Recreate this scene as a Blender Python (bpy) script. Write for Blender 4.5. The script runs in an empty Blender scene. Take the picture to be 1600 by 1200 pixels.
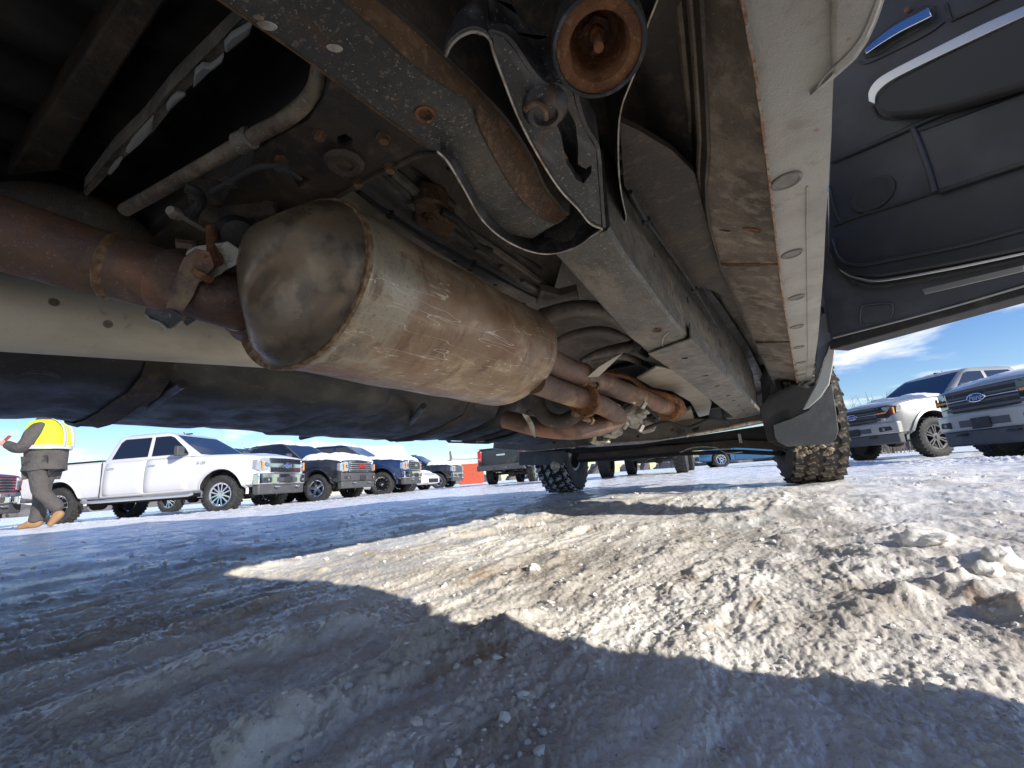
import bpy, bmesh, math, random
import numpy as np
from mathutils import Vector, Matrix, noise
from mathutils.bvhtree import BVHTree
random.seed(7); rng = np.random.default_rng(7)
SC = bpy.context.scene
COL = SC.collection
R = math.radians

# ------------------------------------------------------------------ camera
FPX, CX, CY = 700.0, 800.0, 600.0
CAMH = 0.17
up = -np.array([.075, 1, -149. / FPX]); up /= np.linalg.norm(up)
Fw = np.array([1268 - CX, 714 - CY, FPX]); Fw -= up * (Fw @ up); Fw /= np.linalg.norm(Fw)
Rt = np.cross(Fw, up)
if Rt[0] < 0: Rt = -Rt
M = np.array([Rt, Fw, up])            # world = M @ camera(x right, y down, z forward)
CAM = np.array([0, 0, CAMH])
cd = bpy.data.cameras.new('camera'); cam = bpy.data.objects.new('camera', cd); COL.objects.link(cam)
cd.sensor_width = 36; cd.lens = 36 * FPX / 1600; cd.clip_start = .01; cd.clip_end = 3000
mw = Matrix.Identity(4)
for i in range(3):
    mw[i][0] = M[i, 0]; mw[i][1] = -M[i, 1]; mw[i][2] = -M[i, 2]; mw[i][3] = CAM[i]
cam.matrix_world = mw
SC.camera = cam

# ------------------------------------------------------------------ light
SUN_EL, SUN_AZ = 23.0, -5.0           # azimuth from +X towards +Y
sdir = Vector((math.cos(R(SUN_EL)) * math.cos(R(SUN_AZ)), math.cos(R(SUN_EL)) * math.sin(R(SUN_AZ)), math.sin(R(SUN_EL))))
sl = bpy.data.lights.new('sun', 'SUN'); sun = bpy.data.objects.new('sun', sl); COL.objects.link(sun)
sl.energy = 5.0; sl.angle = R(.53); sl.color = (1.0, .93, .82)
sun.rotation_euler = sdir.to_track_quat('Z', 'Y').to_euler()
W = bpy.data.worlds.new('World'); SC.world = W; W.use_nodes = True
nt = W.node_tree; nt.nodes.clear()
def wn(t, **k):
    n = nt.nodes.new(t)
    for a, b in k.items(): setattr(n, a, b)
    return n
sky = wn('ShaderNodeTexSky', sky_type='NISHITA', sun_disc=False)
sky.sun_elevation = R(SUN_EL); sky.sun_rotation = R(90 - SUN_AZ); sky.air_density = 1.0; sky.dust_density = .15; sky.ozone_density = 3.0; sky.altitude = 300
hsv = wn('ShaderNodeHueSaturation'); hsv.inputs['Saturation'].default_value = 1.2
hsv.inputs['Hue'].default_value = .515
nt.links.new(sky.outputs[0], hsv.inputs['Color'])
tc = wn('ShaderNodeTexCoord'); sep = wn('ShaderNodeSeparateXYZ'); nt.links.new(tc.outputs['Generated'], sep.inputs[0])
# project the view direction on a flat cloud layer
mx = wn('ShaderNodeMath', operation='MAXIMUM'); mx.inputs[1].default_value = .0; nt.links.new(sep.outputs['Z'], mx.inputs[0])
ad = wn('ShaderNodeMath', operation='ADD'); ad.inputs[1].default_value = .14; nt.links.new(mx.outputs[0], ad.inputs[0])
dv = wn('ShaderNodeVectorMath', operation='DIVIDE'); cb = wn('ShaderNodeCombineXYZ')
for i in range(3): nt.links.new(ad.outputs[0], cb.inputs[i])
nt.links.new(tc.outputs['Generated'], dv.inputs[0]); nt.links.new(cb.outputs[0], dv.inputs[1])
mp = wn('ShaderNodeMapping'); mp.inputs['Scale'].default_value = (1.0, 1.0, 0.0); mp.inputs['Location'].default_value = (2.3, .55, 0)
nt.links.new(dv.outputs[0], mp.inputs[0])
cn = wn('ShaderNodeTexNoise'); cn.inputs['Scale'].default_value = 1.25; cn.inputs['Detail'].default_value = 7; cn.inputs['Roughness'].default_value = .55
cn.inputs['Distortion'].default_value = .3
nt.links.new(mp.outputs[0], cn.inputs['Vector'])
cr = wn('ShaderNodeMapRange'); cr.inputs[1].default_value = .52; cr.inputs[2].default_value = .68; cr.interpolation_type = 'SMOOTHSTEP'
cr.inputs[4].default_value = .85
nt.links.new(cn.outputs['Fac'], cr.inputs[0])
mixc = wn('ShaderNodeMix', data_type='RGBA'); nt.links.new(cr.outputs[0], mixc.inputs[0])
nt.links.new(hsv.outputs[0], mixc.inputs[6]); mixc.inputs[7].default_value = (7.0, 7.0, 7.3, 1)
bg = wn('ShaderNodeBackground'); bg.inputs[1].default_value = .13
nt.links.new(mixc.outputs[2], bg.inputs[0])
wo = wn('ShaderNodeOutputWorld'); nt.links.new(bg.outputs[0], wo.inputs[0])
SC.view_settings.view_transform = 'Standard'; SC.view_settings.look = 'None'
SC.view_settings.gamma = 1; SC.view_settings.use_curve_mapping = False
SC.view_settings.exposure = 0.42
SC.render.engine = 'CYCLES'
SC.cycles.max_bounces = 8; SC.cycles.diffuse_bounces = 5; SC.cycles.glossy_bounces = 3

# ------------------------------------------------------------------ helpers: pixels to places
def ray(x, y): return M @ np.array([x - CX, y - CY, FPX])
def P(px, py, X=None, Y=None, Z=None, D=None):
    """point on the view ray of a photograph pixel; Z is height above the lens, X / Y world planes, D depth"""
    d = ray(px, py)
    if D is not None: t = D / FPX
    elif X is not None: t = X / d[0]
    elif Y is not None: t = Y / d[1]
    else: t = Z / d[2]
    return Vector(CAM + d * t)
def PP(px, py, q, n):
    d = Vector(ray(px, py)); c = Vector(CAM)
    return c + d * ((q - c).dot(n) / d.dot(n))
def V(*a): return Vector(a)

# ------------------------------------------------------------------ helpers: materials
MATS = {}
WOFF = {}                             # world offset of each hero-truck part, by object name
def pmat(name, base, rough=.6, metal=0., layers=(), bump=None, coat=0, spec=.5, sss=0, rvar=None, bump2=None):
    """layers: (kind, scale, lo, hi, colour, amount) kind in noise / voro / line"""
    m = bpy.data.materials.new(name); m.use_nodes = True
    t = m.node_tree; b = t.nodes['Principled BSDF']; L = t.links.new
    tcn = t.nodes.new('ShaderNodeTexCoord')
    def tex(kind, scale, det=6, ro=.6):
        mpn = t.nodes.new('ShaderNodeMapping'); L(tcn.outputs['Object'], mpn.inputs[0])
        if not isinstance(scale, (tuple, list)): scale = (scale,) * 3
        mpn.inputs['Scale'].default_value = scale
        mpn.inputs['Location'].default_value = [random.uniform(-9, 9) for _ in range(3)]
        if kind == 'band':       # a stain that starts at one place along the part, with an uneven front
            sp_ = t.nodes.new('ShaderNodeSeparateXYZ'); L(tcn.outputs['Object'], sp_.inputs[0])
            n = t.nodes.new('ShaderNodeTexNoise'); n.inputs['Scale'].default_value = 9; n.inputs['Detail'].default_value = 6; L(tcn.outputs['Object'], n.inputs['Vector'])
            a = t.nodes.new('ShaderNodeMath'); a.operation = 'MULTIPLY_ADD'; a.inputs[1].default_value = .30; L(n.outputs['Fac'], a.inputs[0]); L(sp_.outputs['Y'], a.inputs[2]); return a.outputs[0]
        if kind == 'voro':
            n = t.nodes.new('ShaderNodeTexVoronoi'); n.inputs['Scale'].default_value = 1
            L(mpn.outputs[0], n.inputs['Vector']); return n.outputs['Distance']
        n = t.nodes.new('ShaderNodeTexNoise'); n.inputs['Scale'].default_value = 1
        n.inputs['Detail'].default_value = 2 if kind == 'line' else det; n.inputs['Roughness'].default_value = ro
        L(mpn.outputs[0], n.inputs['Vector'])
        if kind == 'line':
            a = t.nodes.new('ShaderNodeMath'); a.operation = 'SUBTRACT'; a.inputs[1].default_value = .5; L(n.outputs['Fac'], a.inputs[0])
            c = t.nodes.new('ShaderNodeMath'); c.operation = 'ABSOLUTE'; L(a.outputs[0], c.inputs[0]); return c.outputs[0]
        return n.outputs['Fac']
    b.inputs['Base Color'].default_value = (*base, 1)
    cur = None
    for (kind, scale, lo, hi, colr, amt) in layers:
        s = tex(kind, scale)
        mr = t.nodes.new('ShaderNodeMapRange'); mr.inputs[1].default_value = lo; mr.inputs[2].default_value = hi; mr.inputs[4].default_value = amt
        L(s, mr.inputs[0])
        if lo > hi:
            mr.inputs[1].default_value = hi; mr.inputs[2].default_value = lo; mr.inputs[3].default_value = amt; mr.inputs[4].default_value = 0
        mi = t.nodes.new('ShaderNodeMix'); mi.data_type = 'RGBA'; L(mr.outputs[0], mi.inputs[0])
        if cur is None: mi.inputs[6].default_value = (*base, 1)
        else: L(cur, mi.inputs[6])
        mi.inputs[7].default_value = (*colr, 1); cur = mi.outputs[2]
    if cur is not None: L(cur, b.inputs['Base Color'])
    b.inputs['Roughness'].default_value = rough; b.inputs['Metallic'].default_value = metal
    b.inputs['Specular IOR Level'].default_value = spec
    if coat: b.inputs['Coat Weight'].default_value = coat; b.inputs['Coat Roughness'].default_value = .06
    if rvar:
        s = tex('noise', rvar[0]); mr = t.nodes.new('ShaderNodeMapRange'); mr.inputs[1].default_value = .35; mr.inputs[2].default_value = .65
        mr.inputs[3].default_value = rvar[1]; mr.inputs[4].default_value = rvar[2]; L(s, mr.inputs[0]); L(mr.outputs[0], b.inputs['Roughness'])
    prev = None
    for bp in (bump, bump2):
        if not bp: continue
        s = tex(bp[0], bp[1], 8, .65); bn = t.nodes.new('ShaderNodeBump'); bn.inputs['Strength'].default_value = bp[2]; bn.inputs['Distance'].default_value = bp[3]
        L(s, bn.inputs['Height'])
        if prev: L(prev, bn.inputs['Normal'])
        prev = bn.outputs[0]
    if prev: L(prev, b.inputs['Normal'])
    MATS[name] = m
    return m
RUST = (.19, .075, .028); TAN = (.36, .27, .17)
m_rail = pmat('chipped black chassis paint', (.048, .049, .048), .45, 0, [
    ('noise', 9, .50, .66, (.14, .125, .10), .7), ('noise', 34, .56, .70, (.11, .06, .03), .6), ('noise', 210, .58, .66, (.23, .20, .17), .75),
    ('noise', 420, .66, .69, (.75, .73, .68), .9), ('noise', 5, .60, .72, RUST, .4)], ('noise', 160, .45, .004), rvar=(30, .35, .75), bump2=('noise', 700, .3, .001))
m_railf = pmat('dusty grey chassis paint', (.085, .084, .08), .5, 0, [
    ('noise', (14, 6, 14), .45, .62, (.19, .17, .14), .85), ('noise', 45, .52, .66, (.075, .065, .055), .85), ('noise', 3, .5, .62, (.15, .14, .125), .5), ('noise', 260, .60, .66, (.42, .40, .36), .7),
    ('noise', 6, .60, .72, (.22, .13, .07), .5)], ('noise', 190, .4, .003), rvar=(30, .32, .7))
m_rustrail = pmat('rusted rail edge', (.10, .065, .04), .7, 0, [
    ('noise', 25, .42, .6, (.16, .085, .04), .9), ('noise', 90, .52, .64, (.26, .15, .08), .7), ('noise', 380, .62, .68, (.5, .42, .33), .6)], ('noise', 220, .7, .004))
m_blackbr = pmat('scuffed black bracket', (.032, .034, .038), .42, 0, [
    ('noise', (60, 14, 60), .5, .64, (.12, .12, .125), .7), ('noise', 300, .62, .67, (.35, .33, .3), .7), ('noise', 12, .6, .7, (.14, .075, .04), .6)], ('noise', 140, .4, .003))
m_rust = pmat('orange rust', (.25, .11, .045), .85, 0, [
    ('noise', 40, .42, .62, (.13, .05, .022), .9), ('noise', 120, .54, .66, (.42, .24, .12), .7)], ('noise', 240, .9, .004))
m_exh = pmat('heat tinted rusty exhaust pipe', (.16, .105, .082), .46, .35, [
    ('noise', (10, 4, 10), .44, .60, (.29, .13, .075), .8), ('noise', (26, 9, 26), .52, .66, (.10, .065, .06), .8),
    ('noise', 12, .56, .68, (.42, .30, .18), .65), ('noise', 320, .62, .68, (.45, .38, .33), .5)], ('noise', 150, .5, .003), rvar=(25, .38, .7))
m_muf = pmat('heat stained muffler shell', (.39, .345, .265), .42, .42, [
    ('noise', (5, 3.0, 5), .52, .60, (.28, .145, .075), .85), ('band', 1, -.64, -.60, (.25, .145, .085), .7), ('band', 1, -.655, -.60, (.155, .10, .075), .0), ('noise', (22, 12, 22), .50, .66, (.50, .40, .27), .65), ('noise', (14, 30, 14), .55, .66, (.17, .105, .075), .8),
    ('noise', 7, .57, .68, (.19, .14, .11), .7), ('line', (46, 4, 30), .006, .0, (.74, .68, .58), .8), ('line', (9, 30, 14), .003, .0, (.16, .11, .08), .5),
    ('noise', 60, .55, .68, (.30, .15, .07), .6), ('noise', 240, .56, .66, (.20, .13, .09), .5)], ('noise', 60, .35, .003), rvar=(16, .28, .55), bump2=('noise', 500, .25, .001))
m_frost = pmat('grimy frost', (.22, .23, .24), .6)
m_cap = pmat('dark stained muffler end cap', (.23, .175, .125), .34, .5, [
    ('noise', 9, .48, .66, (.36, .28, .18), .7), ('noise', 22, .5, .65, (.10, .075, .062), .8), ('noise', 6, .6, .7, (.40, .28, .15), .7)],
    ('noise', 90, .3, .002), rvar=(18, .24, .48))
m_weld = pmat('weld seam', (.20, .115, .06), .6, .4, [('noise', 80, .45, .6, (.42, .31, .19), .8)], ('noise', 300, .6, .003))
m_shaft = pmat('dull aluminium driveshaft', (.72, .68, .57), .5, .08, [
    ('noise', (12, 5, 12), .48, .68, (.52, .465, .37), .7), ('noise', 30, .60, .72, (.36, .30, .23), .6), ('voro', 17, .13, .10, (.07, .05, .035), .8),
    ('noise', 260, .56, .68, (.62, .58, .50), .6)], ('noise', 170, .3, .002), rvar=(20, .38, .65))
m_plast = pmat('dusty black plastic', (.034, .034, .036), .5, 0, [
    ('noise', 7, .5, .68, (.085, .083, .08), .75), ('noise', (30, 8, 30), .57, .68, (.10, .095, .09), .55), ('noise', 420, .66, .69, (.5, .48, .45), .6)], ('noise', 90, .3, .003), rvar=(14, .33, .65))
m_floor = pmat('undercoated floor steel', (.155, .14, .12), .6, 0, [
    ('noise', 5, .42, .62, (.085, .072, .06), .85), ('noise', 24, .52, .66, (.25, .22, .18), .6), ('noise', 70, .58, .68, (.06, .045, .035), .6), ('noise', 90, .6, .7, (.2, .13, .08), .6)], ('noise', 120, .5, .003))
m_dkfloor = pmat('dark brown undercoating', (.042, .036, .032), .65, 0, [
    ('noise', 7, .48, .64, (.095, .072, .052), .8), ('noise', 40, .55, .68, (.16, .11, .07), .6), ('noise', 300, .65, .7, (.3, .25, .2), .5)], ('noise', 130, .7, .005))
m_inrock = pmat('weathered inner sill steel', (.12, .095, .075), .6, 0, [
    ('noise', (14, 6, 14), .42, .60, (.055, .038, .028), .95), ('noise', 3.2, .48, .60, (.24, .20, .155), .6), ('noise', 30, .5, .64, (.26, .215, .165), .8), ('noise', 7, .58, .7, (.33, .28, .20), .7),
    ('noise', 110, .56, .66, (.12, .06, .03), .6), ('noise', 330, .63, .68, (.5, .45, .38), .6)], ('noise', 170, .6, .004))
m_rock = pmat('pale grey textured sill paint', (.39, .38, .345), .42, 0, [
    ('noise', 8, .44, .62, (.29, .275, .245), .8), ('noise', 3, .5, .66, (.34, .31, .26), .6), ('noise', 26, .56, .70, (.23, .195, .15), .6), ('noise', 70, .66, .72, (.30, .15, .06), .7), ('noise', 420, .56, .7, (.30, .28, .25), .6), ('noise', 5, .66, .74, (.40, .26, .13), .4)],
    ('noise', 340, .8, .003), bump2=('noise', 70, .35, .004))
m_seamr = pmat('rusting pinch seam', (.42, .39, .34), .65, 0, [
    ('noise', 22, .42, .56, (.36, .17, .06), .95), ('noise', 90, .5, .62, (.15, .07, .03), .8), ('noise', 60, .6, .7, (.62, .58, .5), .7)], ('noise', 200, .9, .006))
m_plug = pmat('rubber drain plug', (.16, .155, .15), .6, 0, [('noise', 60, .45, .65, (.27, .25, .22), .6)], ('noise', 300, .3, .002))
m_navy = pmat('dark blue black door trim', (.018, .020, .026), .5, 0, [('noise', 6, .45, .7, (.036, .042, .06), .6), ('noise', 500, .6, .7, (.07, .075, .09), .3)], ('noise', 900, .25, .0006), rvar=(6, .4, .58))
m_navy2 = pmat('charcoal soft door insert', (.022, .022, .026), .68, 0, [], ('noise', 1100, .4, .0006))
m_doorsh = pmat('grey door shell paint', (.085, .09, .105), .35, .2, [('noise', 6, .5, .7, (.17, .17, .18), .5)], ('noise', 60, .08, .001), coat=.3)
m_satin = pmat('satin silver trim', (.62, .63, .65), .3, .9, (), ('noise', 400, .05, .0005))
m_chrome = pmat('chrome', (.72, .73, .75), .08, 1.0, [('noise', 40, .6, .7, (.5, .5, .5), .4)])
m_rub = pmat('black rubber', (.022, .022, .023), .75, 0, [('noise', 14, .5, .68, (.07, .065, .06), .6), ('noise', 200, .62, .68, (.2, .19, .18), .4)], ('noise', 200, .3, .002))
m_mudr = pmat('mud caked tyre tread', (.035, .034, .032), .8, 0, [('noise', 12, .46, .56, (.27, .215, .15), .9), ('noise', 45, .55, .64, (.36, .31, .25), .8)], ('noise', 130, .8, .006))
m_snowr = pmat('snow packed tyre tread', (.03, .03, .032), .7, 0, [('noise', 40, .52, .58, (.66, .68, .72), .85)], ('noise', 130, .6, .005))
m_flap = pmat('scuffed mud flap', (.075, .08, .088), .6, 0, [('noise', 12, .45, .65, (.13, .13, .135), .7), ('noise', 380, .62, .67, (.4, .4, .4), .6)], ('noise', 200, .2, .001))
m_cast = pmat('cast aluminium case', (.42, .40, .36), .5, .5, [('noise', 18, .45, .62, (.26, .22, .17), .8), ('noise', 70, .57, .66, (.16, .1, .06), .7)], ('noise', 140, .6, .004))
m_shield = pmat('heat shield foil', (.40, .36, .29), .45, .55, [('noise', (5, 20, 5), .45, .62, (.30, .255, .2), .7), ('noise', 30, .6, .7, (.2, .15, .1), .6)], ('noise', 70, .4, .003))
m_bright = pmat('bare worn steel edge', (.52, .50, .46), .4, .6, [('noise', 50, .45, .6, (.25, .18, .12), .8)], ('noise', 200, .4, .002))
m_glass = pmat('tinted car glass', (.012, .016, .028), .05, 0, (), None, coat=.5)
m_white = pmat('white car paint', (.60, .60, .61), .3, 0, [('noise', 3, .5, .75, (.66, .66, .65), .5)], None, coat=.6)
m_black = pmat('black car paint', (.012, .013, .018), .25, 0, [('noise', 3, .5, .7, (.05, .05, .055), .6)], None, coat=.8)
m_blue = pmat('dark blue car paint', (.012, .03, .095), .22, .3, [('noise', 3, .5, .7, (.05, .07, .12), .4)], None, coat=.9)
m_lblue = pmat('steel blue car paint', (.05, .16, .30), .25, .3, (), None, coat=.8)
m_silver = pmat('warm silver car paint', (.33, .335, .32), .35, .15, [('noise', 3, .5, .72, (.42, .41, .38), .5)], None, coat=.6)
m_maroon = pmat('maroon car paint', (.16, .012, .018), .25, .2, (), None, coat=.8)
m_dark = pmat('dark underbody', (.02, .02, .022), .7, 0, [('noise', 8, .5, .68, (.06, .055, .05), .6)])
m_dgrey = pmat('dark grey textured plastic', (.06, .062, .068), .6, 0, [('noise', 5, .5, .7, (.10, .10, .10), .5)])
m_lamp = pmat('clear lamp lens', (.55, .58, .62), .08, .3, [('voro', 26, .12, .3, (.25, .27, .3), .7)], None, coat=1)
m_amber = pmat('amber lens', (.8, .30, .05), .2, 0, (), None, coat=.6)
m_red = pmat('red lens', (.55, .02, .02), .2, 0, (), None, coat=.8)
m_redp = pmat('faded red painted steel', (.55, .10, .05), .6, 0, [('noise', 6, .5, .65, (.42, .08, .04), .6)])
m_badge = pmat('blue enamel badge', (.02, .07, .28), .2, .2, (), None, coat=.8)
m_vest = pmat('fluorescent yellow vest', (.78, .95, .02), .7, 0, [('noise', 8, .5, .7, (.62, .82, .02), .5)], ('noise', 60, .3, .01))
m_refl = pmat('grey reflective tape', (.55, .57, .58), .4, .2)
m_coat = pmat('grey brown work clothing', (.085, .078, .074), .85, 0, [('noise', 9, .45, .65, (.06, .055, .052), .7)], ('noise', 24, .8, .03), bump2=('noise', 120, .4, .01))
m_boot = pmat('tan leather boot', (.30, .17, .08), .7, 0, [('noise', 20, .5, .65, (.24, .14, .07), .7)])
m_skin = pmat('skin', (.55, .30, .22), .55)
m_tanb = pmat('beige metal cladding', (.52, .45, .36), .7, 0, [('noise', 2, .4, .7, (.46, .40, .32), .6)])
m_wood = pmat('weathered pole', (.16, .13, .11), .8, 0, [('noise', (9, 9, 1), .45, .65, (.10, .08, .07), .7)])

# snow: clean and white far off, dirty slush where driven on, browned nearby to warm the shade
def snow_mat():
    m = bpy.data.materials.new('trampled snow'); m.use_nodes = True
    t = m.node_tree; b = t.nodes['Principled BSDF']; L = t.links.new
    tcn = t.nodes.new('ShaderNodeTexCoord')
    def nz(scale, det=7, ro=.6, dist=0):
        mpn = t.nodes.new('ShaderNodeMapping'); mpn.inputs['Scale'].default_value = scale; L(tcn.outputs['Object'], mpn.inputs[0])
        n = t.nodes.new('ShaderNodeTexNoise'); n.inputs['Scale'].default_value = 1; n.inputs['Detail'].default_value = det
        n.inputs['Roughness'].default_value = ro; n.inputs['Distortion'].default_value = dist
        L(mpn.outputs[0], n.inputs['Vector']); return n.outputs['Fac']
    def mr(s, a, b_, c=0, d=1):
        n = t.nodes.new('ShaderNodeMapRange'); n.interpolation_type = 'SMOOTHSTEP'
        for i, v in zip((1, 2, 3, 4), (a, b_, c, d)): n.inputs[i].default_value = v
        L(s, n.inputs[0]); return n.outputs[0]
    def mix(f, a, c):
        n = t.nodes.new('ShaderNodeMix'); n.data_type = 'RGBA'; L(f, n.inputs[0])
        if isinstance(a, tuple): n.inputs[6].default_value = (*a, 1)
        else: L(a, n.inputs[6])
        if isinstance(c, tuple): n.inputs[7].default_value = (*c, 1)
        else: L(c, n.inputs[7])
        return n.outputs[2]
    def mul(a, c):
        n = t.nodes.new('ShaderNodeMath'); n.operation = 'MULTIPLY'; L(a, n.inputs[0])
        if isinstance(c, float): n.inputs[1].default_value = c
        else: L(c, n.inputs[1])
        return n.outputs[0]
    ln = t.nodes.new('ShaderNodeVectorMath'); ln.operation = 'LENGTH'; L(tcn.outputs['Object'], ln.inputs[0])
    near = mr(ln.outputs['Value'], 1.0, 5.5, 1, 0)
    near2 = mr(ln.outputs['Value'], .5, 9.0, 1, 0)
    at = t.nodes.new('ShaderNodeAttribute'); at.attribute_name = 'dirt_and_shade_tint'
    c = mix(near2, (.88, .885, .90), (.90, .87, .81))
    d1 = mul(mr(nz((5, 2.2, 5)), .48, .66), mul(near, .6))
    c = mix(d1, c, (.50, .44, .36))
    c = mix(mul(mr(nz((22, 12, 22)), .54, .70), mul(near, .5)), c, (.42, .36, .285))
    c = mix(mul(mr(nz((9, 5, 9), 5, .6, .5), .60, .70), mul(near, .75)), c, (.42, .27, .14))
    c = mix(mul(at.outputs['Fac'], mul(near, .85)), c, (.24, .19, .14))
    c = mix(mul(mr(nz((260, 260, 260), 2), .70, .73), mul(near2, .8)), c, (.16, .12, .08))
    c = mix(mr(nz((90, 90, 90), 4), .62, .72, 0, .6), c, (.88, .88, .87))
    L(c, b.inputs['Base Color'])
    L(mr(nz((7, 5, 7)), .42, .62, .16, .5), b.inputs['Roughness'])
    b.inputs['Specular IOR Level'].default_value = .45
    b.inputs['Subsurface Weight'].default_value = .25; b.inputs['Subsurface Radius'].default_value = (.012, .012, .013); b.inputs['Subsurface Scale'].default_value = .5
    prev = None
    for sc, st, ds in ((55, .5, .006), (170, .55, .003), (600, .5, .0012)):
        bn = t.nodes.new('ShaderNodeBump'); bn.inputs['Strength'].default_value = st; bn.inputs['Distance'].default_value = ds
        L(nz((sc, sc, sc), 6, .65), bn.inputs['Height'])
        if prev: L(prev, bn.inputs['Normal'])
        prev = bn.outputs[0]
    L(prev, b.inputs['Normal'])
    return m
m_snow = snow_mat()
m_ice = pmat('crumbled ice', (.80, .79, .77), .35, 0, [('noise', 9, .48, .64, (.58, .54, .47), .8)], ('noise', 300, .4, .002), sss=.2)
m_csnow = pmat('clean lying snow', (.84, .86, .89), .6, 0, [('noise', 3, .5, .7, (.78, .80, .84), .5)], ('noise', 14, .5, .02), bump2=('noise', 90, .4, .005))

# ------------------------------------------------------------------ helpers: meshes
def tag(o, label, cat, group=None, kind=None):
    if label: o['label'] = label
    if cat: o['category'] = cat
    if group: o['group'] = group
    if kind: o['kind'] = kind
    return o
def empty(name, label, cat, loc, rz=0, group=None):
    o = bpy.data.objects.new(name, None); COL.objects.link(o)
    o.location = loc; o.rotation_euler = (0, 0, rz); o.empty_display_size = .2
    return tag(o, label, cat, group)
class B:
    """collects shapes, then becomes one mesh object"""
    def __init__(s): s.v = []; s.f = []
    def add(s, vs, fs):
        k = len(s.v); s.v += [tuple(a) for a in vs]; s.f += [tuple(i + k for i in f) for f in fs]; return s
    def box(s, c, d, rot=None):
        c = Vector(c); hx, hy, hz = d[0] / 2, d[1] / 2, d[2] / 2
        vs = [Vector((x, y, z)) for x in (-hx, hx) for y in (-hy, hy) for z in (-hz, hz)]
        if rot is not None: vs = [rot @ v for v in vs]
        return s.add([v + c for v in vs], [(0, 1, 3, 2), (4, 6, 7, 5), (0, 4, 5, 1), (2, 3, 7, 6), (0, 2, 6, 4), (1, 5, 7, 3)])
    def bar(s, a, b, w, h, upv=(0, 0, 1)):
        a = Vector(a); b = Vector(b); d = (b - a); n = d.normalized(); u = Vector(upv); sx = n.cross(u).normalized() * w / 2; uu = sx.cross(n).normalized() * h / 2
        vs = [a - sx - uu, a + sx - uu, a + sx + uu, a - sx + uu, b - sx - uu, b + sx - uu, b + sx + uu, b - sx + uu]
        return s.add(vs, [(0, 3, 2, 1), (4, 5, 6, 7), (0, 1, 5, 4), (1, 2, 6, 5), (2, 3, 7, 6), (3, 0, 4, 7)])
    def tube(s, path, rad, n=12, cap=True, hole=0):
        path = [Vector(p) for p in path]; N = len(path)
        if not isinstance(rad, (list, tuple)): rad = [rad] * N
        tg = [(path[min(i + 1, N - 1)] - path[max(i - 1, 0)]).normalized() for i in range(N)]
        a = tg[0].orthogonal().normalized(); vs = []; fs = []
        for i in range(N):
            a = (a - tg[i] * a.dot(tg[i])).normalized(); b = tg[i].cross(a)
            for k in range(n):
                t = 2 * math.pi * k / n; vs.append(path[i] + (a * math.cos(t) + b * math.sin(t)) * rad[i])
        for i in range(N - 1):
            for k in range(n): fs.append((i * n + k, i * n + (k + 1) % n, (i + 1) * n + (k + 1) % n, (i + 1) * n + k))
        if cap: fs += [tuple(range(n))[::-1], tuple(range((N - 1) * n, N * n))]
        return s.add(vs, fs)
    def lathe(s, o, ax, prof, n=32, sx=1, sy=1, xdir=None, caps=True):
        """prof: (distance along axis, radius); sx, sy squash the two radial directions"""
        o = Vector(o); ax = Vector(ax).normalized(); a = (Vector(xdir) - ax * Vector(xdir).dot(ax)).normalized() if xdir is not None else ax.orthogonal().normalized(); b = ax.cross(a)
        vs = []; fs = []
        for (t, r) in prof:
            for k in range(n):
                an = 2 * math.pi * k / n; vs.append(o + ax * t + a * (math.cos(an) * r * sx) + b * (math.sin(an) * r * sy))
        for i in range(len(prof) - 1):
            for k in range(n): fs.append((i * n + k, i * n + (k + 1) % n, (i + 1) * n + (k + 1) % n, (i + 1) * n + k))
        if caps and prof[0][1] > 1e-4 and prof[0] != prof[-1]: fs.append(tuple(range(n))[::-1])
        if caps and prof[-1][1] > 1e-4 and prof[0] != prof[-1]: fs.append(tuple(range((len(prof) - 1) * n, len(prof) * n)))
        return s.add(vs, fs)
    def loft(s, secs, closed=True, cap=True):
        n = len(secs[0]); vs = [p for q in secs for p in q]; fs = []
        for i in range(len(secs) - 1):
            for k in range(n if closed else n - 1): fs.append((i * n + k, i * n + (k + 1) % n, (i + 1) * n + (k + 1) % n, (i + 1) * n + k))
        if cap and closed: fs += [tuple(range(n))[::-1], tuple(range((len(secs) - 1) * n, len(secs) * n))]
        return s.add(vs, fs)
    def plate(s, pts, d):
        """polygon extruded by vector d"""
        pts = [Vector(p) for p in pts]; d = Vector(d); n = len(pts)
        return s.add(pts + [p + d for p in pts], [tuple(range(n)), tuple(range(n, 2 * n))[::-1]] + [(i, (i + 1) % n, n + (i + 1) % n, n + i)[::-1] for i in range(n)])
    def ribbon(s, A, Bp, d, nn=24, across=1):
        """surface between two polylines (resampled), thickened by vector d"""
        A = resample(A, nn); Bp = resample(Bp, nn); d = Vector(d)
        rows = []
        for i in range(nn): rows.append([A[i].lerp(Bp[i], j / across) for j in range(across + 1)])
        secs = [r + [p + d for p in reversed(r)] for r in rows]
        return s.loft(secs)
    def done(s, name, mat, parent=None, smooth=35, bevel=0, sub=0, loc=None):
        me = bpy.data.meshes.new(name)
        if parent is not None and loc is None: off = Vector(WOFF.get(parent.name, (0, 0, 0)))
        else: off = Vector(loc) if loc is not None else Vector((0, 0, 0))
        me.from_pydata([tuple(Vector(v) - off) for v in s.v], [], s.f); me.update()
        bm = bmesh.new(); bm.from_mesh(me); bmesh.ops.recalc_face_normals(bm, faces=bm.faces); bm.to_mesh(me); bm.free()
        me.materials.append(mat)
        o = bpy.data.objects.new(name, me); COL.objects.link(o)
        if parent is not None: o.parent = parent; WOFF[o.name] = tuple(off)
        if loc is not None and parent is None: o.location = loc
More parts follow.
